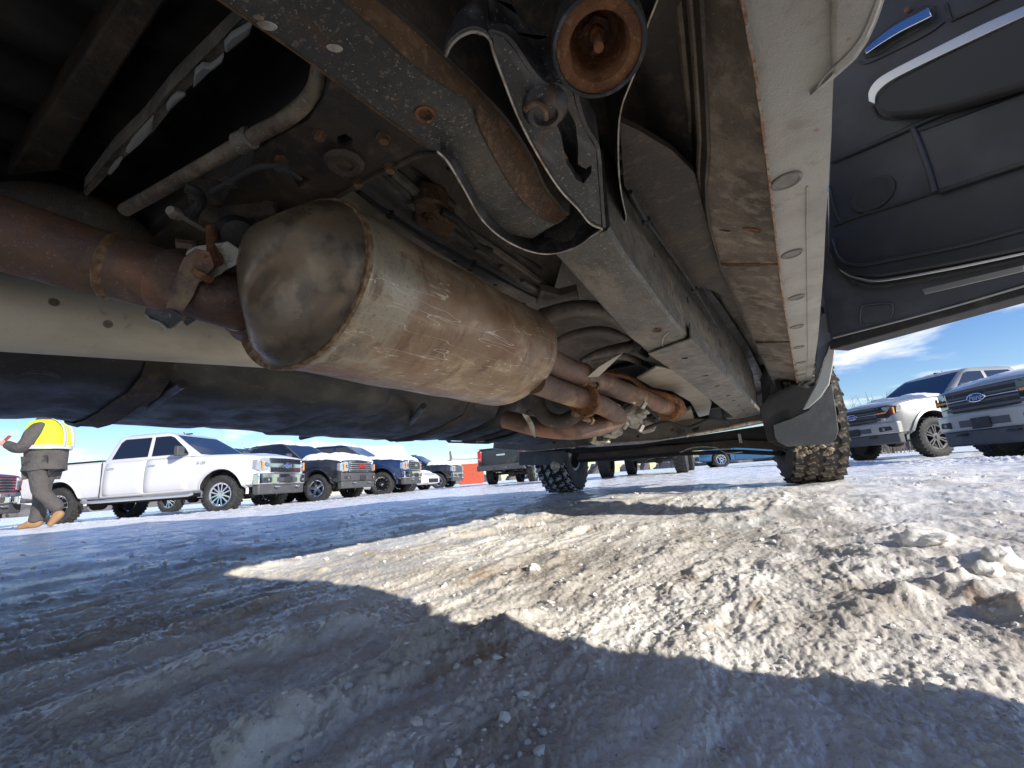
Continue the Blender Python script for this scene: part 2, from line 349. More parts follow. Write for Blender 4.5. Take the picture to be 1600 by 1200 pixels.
        if smooth:
            me.polygons.foreach_set('use_smooth', [True] * len(me.polygons)); me.set_sharp_from_angle(angle=R(smooth))
        if bevel:
            bv = o.modifiers.new('bevel', 'BEVEL'); bv.width = bevel; bv.segments = 2; bv.limit_method = 'ANGLE'; bv.angle_limit = R(40)
        if sub:
            sb = o.modifiers.new('sub', 'SUBSURF'); sb.levels = sub; sb.render_levels = sub
        return o
def resample(pts, n):
    pts = [Vector(p) for p in pts]; L = [0]
    for a, b in zip(pts, pts[1:]): L.append(L[-1] + (b - a).length)
    out = []
    for i in range(n):
        t = L[-1] * i / (n - 1); k = 0
        while k < len(L) - 2 and L[k + 1] < t: k += 1
        u = (t - L[k]) / max(1e-9, L[k + 1] - L[k]); out.append(pts[k].lerp(pts[k + 1], u))
    return out
def smoothpath(pts, n=24):
    """catmull-rom through the points"""
    p = [Vector(q) for q in pts]; p = [2 * p[0] - p[1]] + p + [2 * p[-1] - p[-2]]; out = []
    m = len(p) - 3; per = max(2, n // m)
    for i in range(m):
        for j in range(per):
            t = j / per; a, b, c, d = p[i:i + 4]
            out.append(.5 * ((2 * b) + (c - a) * t + (2 * a - 5 * b + 4 * c - d) * t * t + (3 * b - 3 * c + d - a) * t ** 3))
    out.append(p[-2]); return out
def bake(o):
    """apply the modifiers of an object into its mesh"""
    dg = bpy.context.evaluated_depsgraph_get(); dg.update()
    me = bpy.data.meshes.new_from_object(o.evaluated_get(dg)); o.modifiers.clear(); o.data = me; return o
def cut(o, cutter, selfx=False):
    """cut holes: cutter is a B; both in the same space"""
    c = cutter.done('cutter', m_dark, None, smooth=0); c.parent = o.parent
    off = Vector(WOFF.get(o.name, (0, 0, 0)))
    for v in c.data.vertices: v.co -= off
    md = o.modifiers.new('bool', 'BOOLEAN'); md.operation = 'DIFFERENCE'; md.object = c; md.solver = 'EXACT'; md.use_self = selfx
    bpy.context.view_layer.update(); old = o.data; bake(o)
    if len(o.data.polygons) < .7 * len(old.polygons): print('CUT FAILED', o.name, len(old.polygons), len(o.data.polygons)); o.data = old
    bpy.data.objects.remove(c); return o
def wbvh(o):
    off = Vector(WOFF.get(o.name, (0, 0, 0)))
    return BVHTree.FromPolygons([v.co + off for v in o.data.vertices], [tuple(p.vertices) for p in o.data.polygons])
def hit(bv, px, py):
    d = Vector(ray(px, py)).normalized(); r = bv.ray_cast(Vector(CAM), d)
    if r[0] is None: return None, None
    n = r[1]
    return r[0], (n if n.dot(d) < 0 else -n)
def child(src, name, parent, mtx=None):
    o = bpy.data.objects.new(name, src.data if hasattr(src, 'data') else src); COL.objects.link(o); o.parent = parent
    WOFF[o.name] = WOFF.get(parent.name, (0, 0, 0))
    if mtx is not None: o.matrix_local = mtx
    return o

# ------------------------------------------------------------------ numeric noise
_perm = rng.permutation(512); _perm = np.concatenate([_perm, _perm]); _g = rng.uniform(0, 2 * np.pi, 512); _gx = np.cos(_g); _gy = np.sin(_g)
def perlin(x, y):
    xi = np.floor(x).astype(int); yi = np.floor(y).astype(int); xf = x - xi; yf = y - yi
    u = xf ** 3 * (xf * (xf * 6 - 15) + 10); v = yf ** 3 * (yf * (yf * 6 - 15) + 10)
    def gr(ix, iy, dx, dy):
        h = _perm[(_perm[ix & 511] + iy) & 511]; return _gx[h] * dx + _gy[h] * dy
    a = gr(xi, yi, xf, yf); b = gr(xi + 1, yi, xf - 1, yf); c = gr(xi, yi + 1, xf, yf - 1); d = gr(xi + 1, yi + 1, xf - 1, yf - 1)
    return (a + u * (b - a)) + v * ((c + u * (d - c)) - (a + u * (b - a)))
def fbm(x, y, o=4, g=.5):
    s = 0; a = 1
    for i in range(o): s = s + a * perlin(x + 17.3 * i, y - 9.1 * i); x = x * 2.03; y = y * 2.03; a *= g
    return s
def ridged(x, y, o=3):
    s = 0; a = 1
    for i in range(o): s = s + a * (1 - 2 * np.abs(perlin(x + 31.7 * i, y + 5.3 * i))); x = x * 2.1; y = y * 2.1; a *= .5
    return s / 1.75
def cells(x, y):
    """distance to the nearest cell point: rounded lumps"""
    xi = np.floor(x).astype(int); yi = np.floor(y).astype(int); best = np.full(x.shape, 9.); hh = np.zeros(x.shape)
    for dx in (-1, 0, 1):
        for dy in (-1, 0, 1):
            h = _perm[(_perm[(xi + dx) & 511] + yi + dy) & 511]
            px = xi + dx + (h % 61) / 61.; py = yi + dy + (h % 47) / 47.
            d = (px - x) ** 2 + (py - y) ** 2; m_ = d < best; best = np.where(m_, d, best); hh = np.where(m_, (h % 29) / 29., hh)
    return np.sqrt(best), hh
def sst(x, a, b): t = np.clip((x - a) / (b - a), 0, 1); return t * t * (3 - 2 * t)
# measured stations of the lot: (x, y, ground height)
STN = np.array([(-13.4, 4.9, -.083), (-15, 8.7, -.06), (-15.1, 11, -.05), (3.16, 15, -.014), (4.6, 9.4, -.15), (-3.6, 12.4, .03), (-10.5, 16.8, .02),
                (-2.2, 22.7, .02), (0, 3.1, .026), (-1.8, 3.5, .03), (0, 0, 0), (0, 1, 0), (-2, 0, 0), (1.5, 0, 0), (0, -3, 0), (-6, 2, -.03), (2, 4, .0), (30, 30, 0), (-40, 30, 0)])
def zbase(x, y):
    num = 0; den = 1e-9
    for (a, b, z) in STN:
        w = 1. / (((x - a) ** 2 + (y - b) ** 2) + .15) ** 1.5; num = num + w * z; den = den + w
    return num / den
def ground(x, y):
    r = np.hypot(x, y)
    nearf = 1 - sst(r, 1.6, 4.5); far = sst(r, 3, 12)
    h = zbase(x, y)
    h = h + .010 * fbm(x * 2.1, y * 1.1, 3) * (1 - .3 * nearf) * sst(r, .1, .6)
    smooth = sst(fbm(x * 1.7 + 4.2, y * 1.4 + 1.9, 2), -.15, .25)            # where it is packed and slushy
    smooth = np.maximum(smooth, np.exp(-(((x - .16) / .17) ** 2 + ((y - .42) / .13) ** 2)))
    rough = 1 - .75 * smooth
    wx = x + .03 * fbm(x * 6, y * 6, 2)
    rut = ridged(wx * 6.0 + 2.2 + .35 * y, y * 1.1 + .7, 5)
    h = h + (.026 * rut - .013) * nearf * (.35 + .65 * rough) * (1 - .55 * sst(x, -.25, .3))
    d1, h1 = cells(x * 24 + fbm(x * 30, y * 30, 2), y * 20)
    h = h + .009 * np.clip(.62 - d1, 0, 1) * h1 * (.05 + .95 * rough) * (1 - .75 * sst(x, -.5, -.1)) * (1 - .6 * far)
    patch = .12 + .88 * sst(fbm(x * 5.2 + 2, y * 4.2 + 8, 3), -.08, .30)      # crumbly here, glazed there
    d2, h2 = cells(x * 62 + 1.3 * fbm(x * 80, y * 80, 2), y * 62)
    h = h + .0062 * patch * np.clip(.6 - d2, 0, 1) * h2 * (1 - sst(r, 1.5, 5)) * (.5 + .5 * rough)
    h = h + .0085 * ridged(x * 8.5 + .5 * fbm(x * 4, y * 4, 3) + 3, y * 6.5, 5) * sst(fbm(x * 2.3 + 9, y * 2.3, 2), -.25, .25) * (1 - sst(r, 2.5, 6)) * sst(r, .15, .5)
    h = h + .011 * np.clip(ridged(x * 3.4 + .6 * fbm(x * 3, y * 3, 3) + 1.7, y * 4.6 + 2.2, 5), 0, 1) ** 2.2 * sst(x, -.35, .05) * (1 - sst(r, 3, 7)) * sst(r, .2, .6)
    h = h + .0050 * patch * ridged(x * 34 + .4 * fbm(x * 9, y * 9, 2), y * 22, 4) * (1 - sst(r, 1.2, 4)) * (.35 + .65 * rough)
    h = h + .0040 * (.35 + .65 * patch) * fbm(x * 20, y * 16, 5, .6) * (.3 + .7 * rough) * (1 - .5 * far)
    h = h + .0020 * fbm(x * 150, y * 150, 3, .6) * (1 - sst(r, .8, 2.5))
    # wind and plough drifts farther away
    h = h + far * (.018 * ridged(x * .9 + 3, y * 1.6, 4) + .014 * fbm(x * 3.1, y * 4.1, 3)) * (1 - sst(r, 30, 80))
    # tread bars pressed in front of the lens
    bar = np.sin((x * .93 - y * .35) * 150.) ; msk = np.exp(-(((x + .03) / .14) ** 2 + ((y - .27) / .09) ** 2))
    h = h + .004 * bar * msk * sst(fbm(x * 14, y * 14, 2), -.3, .2)
    # ridges named in the photograph
    def ridge(p, q, w, amp):
        px, py = p; qx, qy = q; L2 = (qx - px) ** 2 + (qy - py) ** 2
        t = np.clip(((x - px) * (qx - px) + (y - py) * (qy - py)) / L2, 0, 1)
        d = np.hypot(x - (px + t * (qx - px)), y - (py + t * (qy - py)))
        return amp * np.exp(-(d / w) ** 2) * (.65 + .6 * fbm(x * 22, y * 22, 3))
    for rg in RIDGES: h = h + ridge(*rg)
    return h
def gpt(px, py, z=0):
    d = ray(px, py); t = (z - CAMH) / d[2]; return (d[0] * t, d[1] * t)
RIDGES = [(gpt(690, 1030), gpt(400, 1190), .022, .028), (gpt(1500, 930), gpt(1640, 1010), .035, .028), (gpt(1330, 990), gpt(1480, 940), .025, .014),
          (gpt(1200, 850), gpt(1500, 905), .03, .014), (gpt(820, 990), gpt(700, 1060), .03, .014), (gpt(340, 895), gpt(560, 905), .05, .012),
          (gpt(1430, 850), gpt(1480, 870), .05, .022), (gpt(560, 1000), gpt(120, 1130), .02, .012), (gpt(700, 950), gpt(330, 1060), .02, .009),
          ((-12.2, 1.2), (-10.2, 5.4), .35, .05), ((-10.2, 5.4), (-13.0, 12.0), .4, .05), (gpt(1340, 722), gpt(1600, 722), .5, .05)]

def build_ground():
    a0 = math.degrees(math.atan2(ray(1600, 800)[1], ray(1600, 800)[0])) - 12
    a1 = math.degrees(math.atan2(ray(0, 800)[1], ray(0, 800)[0])) + 12
    a1 = a1 if a1 > a0 else a1 + 360
    aa = np.concatenate([np.arange(a0, a1, .135), np.arange(a1, a0 + 360, 2.0)])
    rr = [.10]
    while rr[-1] < 900:
        r = rr[-1]; rr.append(r * (1.0055 if r < 1.3 else 1.011 if r < 4 else 1.022 if r < 25 else 1.12))
    rr = np.array(rr); A, Q = np.meshgrid(np.radians(aa), rr)
    x = Q * np.cos(A); y = Q * np.sin(A); z = ground(x, y)
    nr, na = x.shape
    co = np.empty((nr * na + 1, 3), np.float32); co[:-1, 0] = x.ravel(); co[:-1, 1] = y.ravel(); co[:-1, 2] = z.ravel(); co[-1] = (0, 0, z[0].mean())
    i = np.arange(nr - 1)[:, None] * na; j = np.arange(na)[None]; j2 = (j + 1) % na
    q = np.stack([i + j, i + na + j, i + na + j2, i + j2], -1).reshape(-1, 4)
    k = np.arange(na); tri = np.stack([np.full(na, nr * na), k, (k + 1) % na], -1)
    me = bpy.data.meshes.new('ground'); nq = len(q); ntr = len(tri)
    me.vertices.add(len(co)); me.vertices.foreach_set('co', co.ravel())
    me.loops.add(nq * 4 + ntr * 3); me.loops.foreach_set('vertex_index', np.concatenate([q.ravel(), tri.ravel()]).astype(np.int32))
    me.polygons.add(nq + ntr)
    me.polygons.foreach_set('loop_start', np.concatenate([np.arange(nq) * 4, nq * 4 + np.arange(ntr) * 3]).astype(np.int32))
    me.polygons.foreach_set('use_smooth', np.ones(nq + ntr, bool))
    me.update(calc_edges=True)
    # dirt gathers in the hollows of the ruts
    dirt_and_shade_tint = np.zeros(nr * na + 1, np.float32)
    hl = z - zbase(x, y)
    dirt_and_shade_tint[:-1] = (sst(-hl, -.001, .012) * sst(fbm(x * 5, y * 2.5, 3), -.15, .25)).ravel()
    dirt_and_shade_tint[:-1] = np.maximum(dirt_and_shade_tint[:-1], (.55 * (1 - sst(Q, .7, 2.2)) * sst(fbm(x * 4.1 + 7, y * 1.8, 4), -.25, .35)).ravel())  # brown near the lens paints the shade's warm bounce tint over real dirt
    at = me.attributes.new('dirt_and_shade_tint', 'FLOAT', 'POINT'); at.data.foreach_set('value', dirt_and_shade_tint)
    me.materials.append(m_snow)
    o = bpy.data.objects.new('ground', me); COL.objects.link(o)
    tag(o, 'trampled snow and dirty slush of the parking lot with tyre ruts', None, kind='structure')
    return o
build_ground()
def gz(x, y): return float(ground(np.array([float(x)]), np.array([float(y)]))[0])

def rock_mesh(s, seed, sub=2):
    bm = bmesh.new(); bmesh.ops.create_icosphere(bm, subdivisions=sub, radius=1)
    for v in bm.verts:
        n = noise.noise(v.co * 1.3 + Vector((seed, 0, 0))) * .5 + noise.noise(v.co * 3.1 + Vector((0, seed, 0))) * .25
        v.co *= 1 + n
        if sub == 1: v.co = Vector([round(c * 1.6 + .4 * noise.noise(v.co * 2 + Vector((seed, 1, 2)))) / 1.6 * .45 + c * .6 for c in v.co])
    return [tuple(Vector((v.co.x * s[0], v.co.y * s[1], v.co.z * s[2]))) for v in bm.verts], [tuple(v.index for v in f.verts) for f in bm.faces if True], bm
def build_crumbs():
    protos = []
    for i in range(10):
        vs, fs, bm = rock_mesh((1, 1, .75), i * 7.1, 1); bm.free(); protos.append((np.array(vs), np.array(fs)))
    cnt = 7000; aa = rng.uniform(R(12), R(172), cnt); r = .22 * (16 ** (rng.uniform(0, 1, cnt) ** 1.05)); x = r * np.cos(aa); y = r * np.sin(aa)
    keep = fbm(x * 3.3, y * 2.1, 3) > -.06; x = x[keep]; y = y[keep]; r = r[keep]
    z = ground(x, y); s = (.0007 + .0027 * rng.uniform(0, 1, len(x)) ** 5) * (1 + .9 * np.minimum(r, 3))
    VV = []; FF = []; k = 0
    for i in range(len(x)):
        pv, pf = protos[i % 10]; a = rng.uniform(0, 6.28); c, sn = math.cos(a), math.sin(a); st = rng.uniform(.7, 1.5)
        q = pv * s[i] * np.array([1, st, .8]); q = np.stack([q[:, 0] * c - q[:, 1] * sn, q[:, 0] * sn + q[:, 1] * c, q[:, 2]], 1) + np.array([x[i], y[i], z[i] + s[i] * .2])
        VV.append(q); FF.append(pf + k); k += len(pv)
    me = bpy.data.meshes.new('snow_crumbs'); me.from_pydata(np.concatenate(VV).tolist(), [], np.concatenate(FF).tolist())
    me.materials.append(m_ice)
    o = bpy.data.objects.new('snow_crumbs', me); COL.objects.link(o)
    tag(o, 'loose crumbs of ice and snow scattered over the slush', 'snow', kind='stuff')
build_crumbs()
def chunk(px, py, s, label, seed):
    x, y = gpt(px, py); zz = gz(x, y); vs, fs, bm = rock_mesh(s, seed, 4)
    out = []
    for v in vs:
        p = Vector(v); p *= 1 + .10 * noise.noise(p * (4 / max(s)) ) + .05 * noise.noise(p * (11 / max(s)))
        out.append(p)
    b = B(); b.add(out, fs); bm.free()
    o = b.done('ice_chunk', m_snow, None, smooth=50); o.location = (x, y, zz - s[2] * .15); o.rotation_euler = (0, 0, seed)
    tag(o, label, 'ice chunk', 'lumps of ice broken from the slush')
chunk(1565, 905, (.055, .03, .026), 'brown stained ice lump at the right edge of the slush', 1.2)
chunk(1450, 870, (.035, .026, .018), 'smaller dirty ice lump left of the brown one by the right edge', 2.9)
chunk(845, 830, (.02, .016, .014), 'white snow lump at the tip where the thin shadow strip begins', 4.4)
chunk(835, 905, (.013, .011, .009), 'cream ice lump on the sunlit slush under the muffler', 5.5)
chunk(1030, 925, (.009, .008, .006), 'small round white ice lump in the middle of the lit slush', 3.3)
#SECTION2
# ================================================================== the truck above the lens
TR = empty('pickup_truck', 'rusty undersided silver pickup truck standing over the lens with its front passenger door open', 'pickup truck', (-.87, 1.2, .03))
WOFF[TR.name] = (-.87, 1.2, .03)
def pl(pts, **k): return [P(a, b, **k) for a, b in pts]
def part(name, b, mat, parent=None, **k): return b.done(name, mat, parent or TR, **k)

# ---- sill (rocker) seen from below
seam_px = [(1105, -260), (1150, -60), (1163, 0), (1180, 100), (1190, 170), (1203, 280), (1213, 370), (1222, 450), (1233, 520), (1243, 580), (1252, 640)]
out_px = [(1335, -260), (1312, -60), (1306, 20), (1302, 122), (1299, 210), (1294, 297), (1290, 350), (1287, 420), (1283, 470), (1278, 530), (1262, 633)]
ZR = .38
seam = pl(seam_px, Z=ZR); outr = pl(out_px, Z=ZR + .004)
b = B(); b.ribbon(seam, outr, (0, 0, .02), 60, 6)
rocker = part('rocker_panel', b, m_rock)
b = B(); b.ribbon([p + V(0, 0, .006) for p in outr], [p + V(.012, 0, .15) for p in outr], (-.01, 0, 0), 60)
part('rocker_side', b, m_doorsh)
bvr = wbvh(rocker)
plugs = [(1228, 282, .020), (1237, 396, .018), (1244, 464, .018), (1245, 510, .018), (1248, 542, .018), (1251, 566, .018), (1252, 585, .018), (1253, 600, .018), (1254, 612, .018), (1255, 622, .018)]
pm = None
for (x, y, r) in plugs:
    h, n = hit(bvr, x, y)
    if h is None: continue
    b = B(); b.lathe(h, (0, 0, -1), [(-.001, .001), (-.001, r), (.0025, r), (.0035, r * .86), (.0015, r * .74), (.0012, r * .3), (.002, .0005)], 26)
    o = part('drain_plug', b, m_plug, rocker)
# crease along the sill
b = B(); b.tube([p.lerp(q, .62) - V(0, 0, .001) for p, q in zip(seam[5:], outr[5:])], .0012, 6); part('crease', b, m_rock, rocker)
# pinch seam: ragged rusty flange hanging down
b = B(); sp = resample(seam, 260); A = []; Bq = []
for i, p in enumerate(sp):
    w = .0030 * noise.noise(p * 40) + .002 * noise.noise(p * 130)
    A.append(p + V(.0005 * math.sin(i * .7), 0, .004)); Bq.append(p + V(.001 * noise.noise(p * 60), 0, -.010 - w))
b.loft([[a, c, c + V(-.0028, 0, 0), a + V(-.0028, 0, 0)] for a, c in zip(A, Bq)])
part('pinch_seam', b, m_seamr, rocker)
# rust scabs along the seam
b = B()
for i in range(46):
    t = .45 + .5 * random.random(); p = sp[int(t * 259)]
    s = random.uniform(.002, .005); b.lathe(p + V(random.uniform(-.004, .006), random.uniform(-.01, .01), -.002), (0, 0, -1), [(0, s * 1.6), (s * .5, s), (s * .8, .0003)], 7, 1, random.uniform(.6, 1.8))
o = part('rust_scab', b, m_rust, rocker); o['kind'] = 'stuff'
# rear door lower edge: wider pale area at the top of the picture
rd = [(1302, 124), (1337, 93), (1357, 63), (1372, 30), (1386, -12), (1405, -60), (1300, -60), (1300, 60)]
b = B(); b.plate(pl(rd, Z=ZR - .004), (0, 0, .03)); rdo = part('rear_door', b, m_rock, bevel=.004)
b = B(); b.ribbon(pl([(1302, 124), (1337, 93), (1357, 63), (1372, 30), (1386, -12), (1405, -60)], Z=ZR - .002), [p + V(.03, -.03, .75) for p in pl([(1302, 124), (1337, 93), (1357, 63), (1372, 30), (1386, -12), (1405, -60)], Z=ZR)], (-.02, .01, 0), 20)
part('door_skin', b, m_silver, rdo)
b = B(); b.tube(smoothpath(pl([(1277, 137), (1290, 118), (1330, 78), (1352, 45), (1374, -10)], Z=ZR - .0045), 20), .0012, 8); part('hem', b, m_rock, rdo)
b = B(); b.lathe(P(1283, 136, Z=ZR + .002), (0, 0, -1), [(-.004, .001), (-.004, .006), (.001, .003), (.001, .0005)], 14, 1, 2.2, (1, 0, 0)); part('drip_tab', b, m_rock, rdo)
# ---- inner sill box: weathered, joints across it
fold_px = [(1085, -260), (1097, -60), (1100, 0), (1107, 140), (1110, 245), (1104, 298), (1110, 350), (1128, 417), (1150, 465), (1170, 510), (1196, 570), (1209, 601), (1203, 625)]
fold = pl(fold_px, Z=.435)
sl2 = [p + V(-.002, 0, .003) for p in seam]
bounds = [(-260, 412), (415, 533), (536, 640)]
def cutpoly(px, y0, y1):
    out = []; ys = [y0] + [b_ for a, b_ in px if y0 < b_ < y1] + [y1]
    for y in ys:
        for (a, q), (c, w) in zip(px, px[1:]):
            if min(q, w) <= y <= max(q, w) and q != w: out.append((a + (c - a) * (y - q) / (w - q), y)); break
    return out
for k, (y0, y1) in enumerate(bounds):
    A = pl(cutpoly(seam_px, y0, min(y1, 639)), Z=ZR + .003); Cc = pl(cutpoly(fold_px, y0, min(y1, 600)), Z=.435)
    b = B(); b.ribbon(A, Cc, (0, 0, .008), 40, 5); o = part('inner_sill', b, m_inrock, bevel=.0015)
    if k == 0:
        bv0 = wbvh(o)
        cb_ = B()
        for (x, y) in ((1132, 360), (1178, 361), (1207, 312)):
            h, n = hit(bv0, x, y)
            if h: cb_.lathe(h - n * .006, n, [(0, .0075), (.012, .0075)], 12, 1.5, .7, (1, 0, 0))
        cut(o, cb_)
        for (x, y) in ((1175, 358),):
            h, n = hit(bv0, x, y)
            if h: bb = B(); bb.lathe(h, n, [(-.001, .012), (.002, .010), (.0018, .004), (.001, .0005)], 14, 1.4, .6, (1, 0, 0)); part('plug', bb, m_rust, o)
    # edge lip of each joint
    b = B(); b.tube([A[-1].lerp(Cc[-1], t) - V(0, 0, .001) for t in (0, .25, .5, .75, 1)], .0016, 6); part('weld_bead', b, m_rust, o)
b = B(); b.ribbon(fold, [p + V(-.035, 0, .2) for p in fold], (-.004, 0, 0), 50, 3); part('sill_inner_wall', b, m_dkfloor)
b = B()                                # ribs embossed along the brown side wall
for dz, r in ((.03, .008), (.075, .010)):
    b.tube([p + V(-.035 * dz / .2, 0, dz) for p in fold[:9]], r, 8)
part('wall_rib', b, m_inrock)

# ---- floor pan
def grid(name, x0, x1, y0, y1, zf, nx, ny, mat, thick=.004, parent=None):
    b = B(); xs = [x0 + (x1 - x0) * i / nx for i in range(nx + 1)]; ys = [y0 + (y1 - y0) * j / ny for j in range(ny + 1)]
    vs = [V(x, y, zf(x, y)) for y in ys for x in xs]; n = nx + 1
    b.add(vs, [(j * n + i, j * n + i + 1, (j + 1) * n + i + 1, (j + 1) * n + i) for j in range(ny) for i in range(nx)])
    return part(name, b, mat, parent, smooth=60)
def fz(x, y):
    z = .74
    z += .10 * math.exp(-((x + .87) / .22) ** 2)                       # tunnel
    z -= .022 * (1 / (1 + math.exp(-(math.sin(y * 11.5 + .8 * x) - .3) * 9)))   # cross ribs
    z -= .03 * math.exp(-((x + .38) / .04) ** 2)
    return z
grid('floor_pan', -1.9, .06, .30, 3.0, fz, 110, 150, m_floor)
# beam along the floor between the muffler and the rail
lo = pl([(540, 290), (600, 338), (690, 400), (780, 452), (832, 492)], Z=.47); hi = pl([(575, 262), (640, 318), (720, 372), (800, 428), (858, 466)], Z=.46)
b = B(); b.ribbon(lo, hi, (0, 0, .05), 40, 2); beam = part('floor_beam', b, m_floor, bevel=.003)
cb_ = B()
for (x, y) in ((606, 348), (636, 367), (709, 409), (734, 423), (774, 446), (818, 474)):
    q = P(x, y, Z=.468); cb_.lathe(q - V(0, 0, .02), (0, 0, 1), [(0, .0065), (.04, .0065)], 12)
cut(beam, cb_)
b = B(); b.ribbon([p + V(.004, 0, -.001) for p in hi], [p + V(.05, 0, .10) for p in hi], (.003, 0, 0), 30); part('beam_flange', b, m_floor)
ch = resample(hi, 60); tabm = None
for k in range(0, 60, 9):
    b = B(); seg = [ch[i] + V(.004, 0, -.004) for i in range(k, min(k + 7, 60))]
    b.loft([[p + V(-.005, 0, -.003), p + V(.006, 0, -.003), p + V(.006, 0, .004), p + V(-.005, 0, .004)] for p in seg]); part('spot_welded_tab', b, m_railf, beam)
# rusty bracket bolted on the beam
bc = P(665, 345, Z=.455)
b = B(); b.plate([P(x, y, Z=.452) for x, y in ((645, 318), (662, 311), (688, 316), (702, 328), (698, 345), (712, 352), (706, 372), (690, 374), (672, 362), (650, 352))], (0, 0, .035)); rb = part('rusty_bracket', b, m_rustrail, bevel=.004)
b = B(); b.lathe(P(672, 338, Z=.45), (0, 0, -1), [(0, .012), (.005, .012), (.005, .007), (.011, .007), (.011, 0.0004)], 6); part('bolt', b, m_rustrail, rb)
b = B(); b.tube(smoothpath([P(x, y, Z=.44) for x, y in ((690, 330), (712, 342), (730, 362), (745, 382), (768, 392))], 20), .006, 8); part('wire_loom', b, m_rub)
b = B(); b.tube(smoothpath([P(x, y, Z=.47) for x, y in ((612, 268), (650, 300), (700, 342), (770, 388), (830, 430), (858, 452))], 30), .009, 8); part('brake_line', b, m_railf)
# light bracket where the beam ends
b = B(); b.plate([P(x, y, Z=.44) for x, y in ((838, 476), (846, 454), (874, 462), (902, 455), (905, 470), (872, 482))], (0, 0, .02)); part('beam_end_bracket', b, m_floor, bevel=.002)
# curved pressed cross ribs over the front floor
for pts, r, z in (([(846, 494), (895, 482), (940, 486), (985, 515)], .020, .40), ([(858, 540), (905, 520), (960, 520), (1010, 555)], .012, .40),
               ([(925, 562), (965, 556), (1000, 566), (1040, 590)], .012, .36)):
    b = B(); b.tube(smoothpath([P(x, y, Z=z) for x, y in pts], 20), r, 12); part('cross_rib', b, m_floor)

# ---- near chassis rail, kicking up over the axle
L1 = [(200, -104), (318, -22), (347, 0), (396, 33), (483, 94), (575, 162), (665, 227), (693, 236), (721, 276), (753, 325), (791, 360), (830, 370)]
L2 = [(420, -106), (520, -21), (543, 0), (570, 24), (606, 56), (655, 101), (735, 154), (748, 190), (777, 248), (809, 300), (842, 334), (870, 346)]
L3 = [(452, -100), (560, -17), (581, 0), (615, 26), (655, 59), (700, 102), (742, 143), (777, 178), (803, 212), (828, 252), (851, 300), (884, 338)]
nn = 50
a1 = resample(smoothpath(pl(L1, Z=.368), 60), nn); a2 = resample(smoothpath(pl(L2, Z=.366), 60), nn); a3 = resample(smoothpath(pl(L3, Z=.385), 60), nn)
b = B(); secs = []
for p, q, r in zip(a1, a2, a3):
    mid = p.lerp(q, .5) + V(0, 0, -.0025)
    secs.append([p, p.lerp(q, .06) + V(0, 0, -.004), mid, p.lerp(q, .94) + V(0, 0, -.003), q, r, r + V(0, 0, .12), p + V(0, 0, .12)])
b.loft(secs); near_rail = part('rear_frame_rail', b, m_rail, smooth=28)
bvn = wbvh(near_rail)
h, n = hit(bvn, 665, 178)
cb_ = B(); cb_.lathe(h - n * .02, n, [(0, .0062), (.04, .0062)], 16); cut(near_rail, cb_, True)
b = B(); b.lathe(h, n, [(-.001, .0105), (.0012, .0105), (.0012, .0075), (-.001, .0075)], 20); part('hole_rim', b, m_rust, near_rail)
for (x, y, r) in ((523, 75, .0050), (418, 40, .0055), (404, 27, .003)):
    h, n = hit(bvn, x, y)
    if h: b = B(); b.lathe(h, n, [(-.001, r), (.0008, r * .8), (.001, .0003)], 12, 1.5, .8, (1, 1, 0)); part('paint_chip', b, m_bright, near_rail)
b = B(); b.loft([[q + V(0, 0, -.0045), r + V(0, 0, -.003), r + V(.003, 0, .004), q + V(.001, 0, .001)] for q, r in zip(a2, a3)]); part('rusted_flange', b, m_rustrail, near_rail)
b = B(); b.tube([p + V(0, 0, -.001) for p in a1], .0016, 6); part('rail_edge', b, m_rustrail, near_rail)
# web going up behind it (dark)
b = B(); b.ribbon([r + V(.002, 0, .0) for r in a3], [r + V(.03, .02, .2) for r in a3], (.004, 0, 0), 40); part('rail_web', b, m_dkfloor)
# ---- dark bracket wrapping below the rail end
b1 = smoothpath(pl([(684, 236), (700, 252), (723, 290), (754, 343), (789, 374), (828, 392), (863, 396), (901, 385), (925, 368), (941, 358)], Z=.345), 50)
b2 = smoothpath(pl([(700, 238), (716, 262), (738, 292), (764, 328), (797, 356), (832, 366), (868, 352), (900, 335), (925, 330), (940, 340)], Z=.40), 50)
b = B(); b.ribbon(b1, b2, (0, .012, .01), 60, 2); cr_ = part('kick_up_bracket', b, m_blackbr)
b = B(); b.tube([p + V(0, -.001, -.001) for p in b1], [.0013 + .0007 * noise.noise(p * 60) for p in b1], 6); part('worn_edge', b, m_bright, cr_)

# ---- front chassis rail (box with slots)
Yk = [.60, .75, 1.0, 1.3, 1.7, 2.1, 2.5, 2.9]
def tr(px, X): return [P(a, c, X=X) for a, c in px]
Lp = tr([(864, 395), (986, 531), (1053, 577), (1151, 654)], -.30); Rp = tr([(950, 352), (976, 398), (1046, 493), (1070, 522), (1162, 619), (1190, 648)], -.19); Tp = tr([(962, 262), (1020, 340), (1084, 433), (1130, 500), (1165, 556), (1186, 605)], -.186)
def zat(pts, y, bend=False):
    ys = [p.y for p in pts]; zs = [p.z for p in pts]
    return float(np.interp(y, ys, zs))
secs = []
ys = np.linspace(.60, 2.72, 46)
for y in ys:
    zl, zr_, zt = zat(Lp, y), zat(Rp, y), max(zat(Tp, y), zat(Rp, y) + .07)
    secs.append([V(-.30, y, zl + .004), V(-.296, y, zl), V(-.196, y, zr_), V(-.190, y, zr_ + .006), V(-.186, y, zt), V(-.30, y, zt)])
b = B(); b.loft(secs); front_rail = part('front_frame_rail', b, m_railf, smooth=30)
bvf = wbvh(front_rail)
cb_ = B()
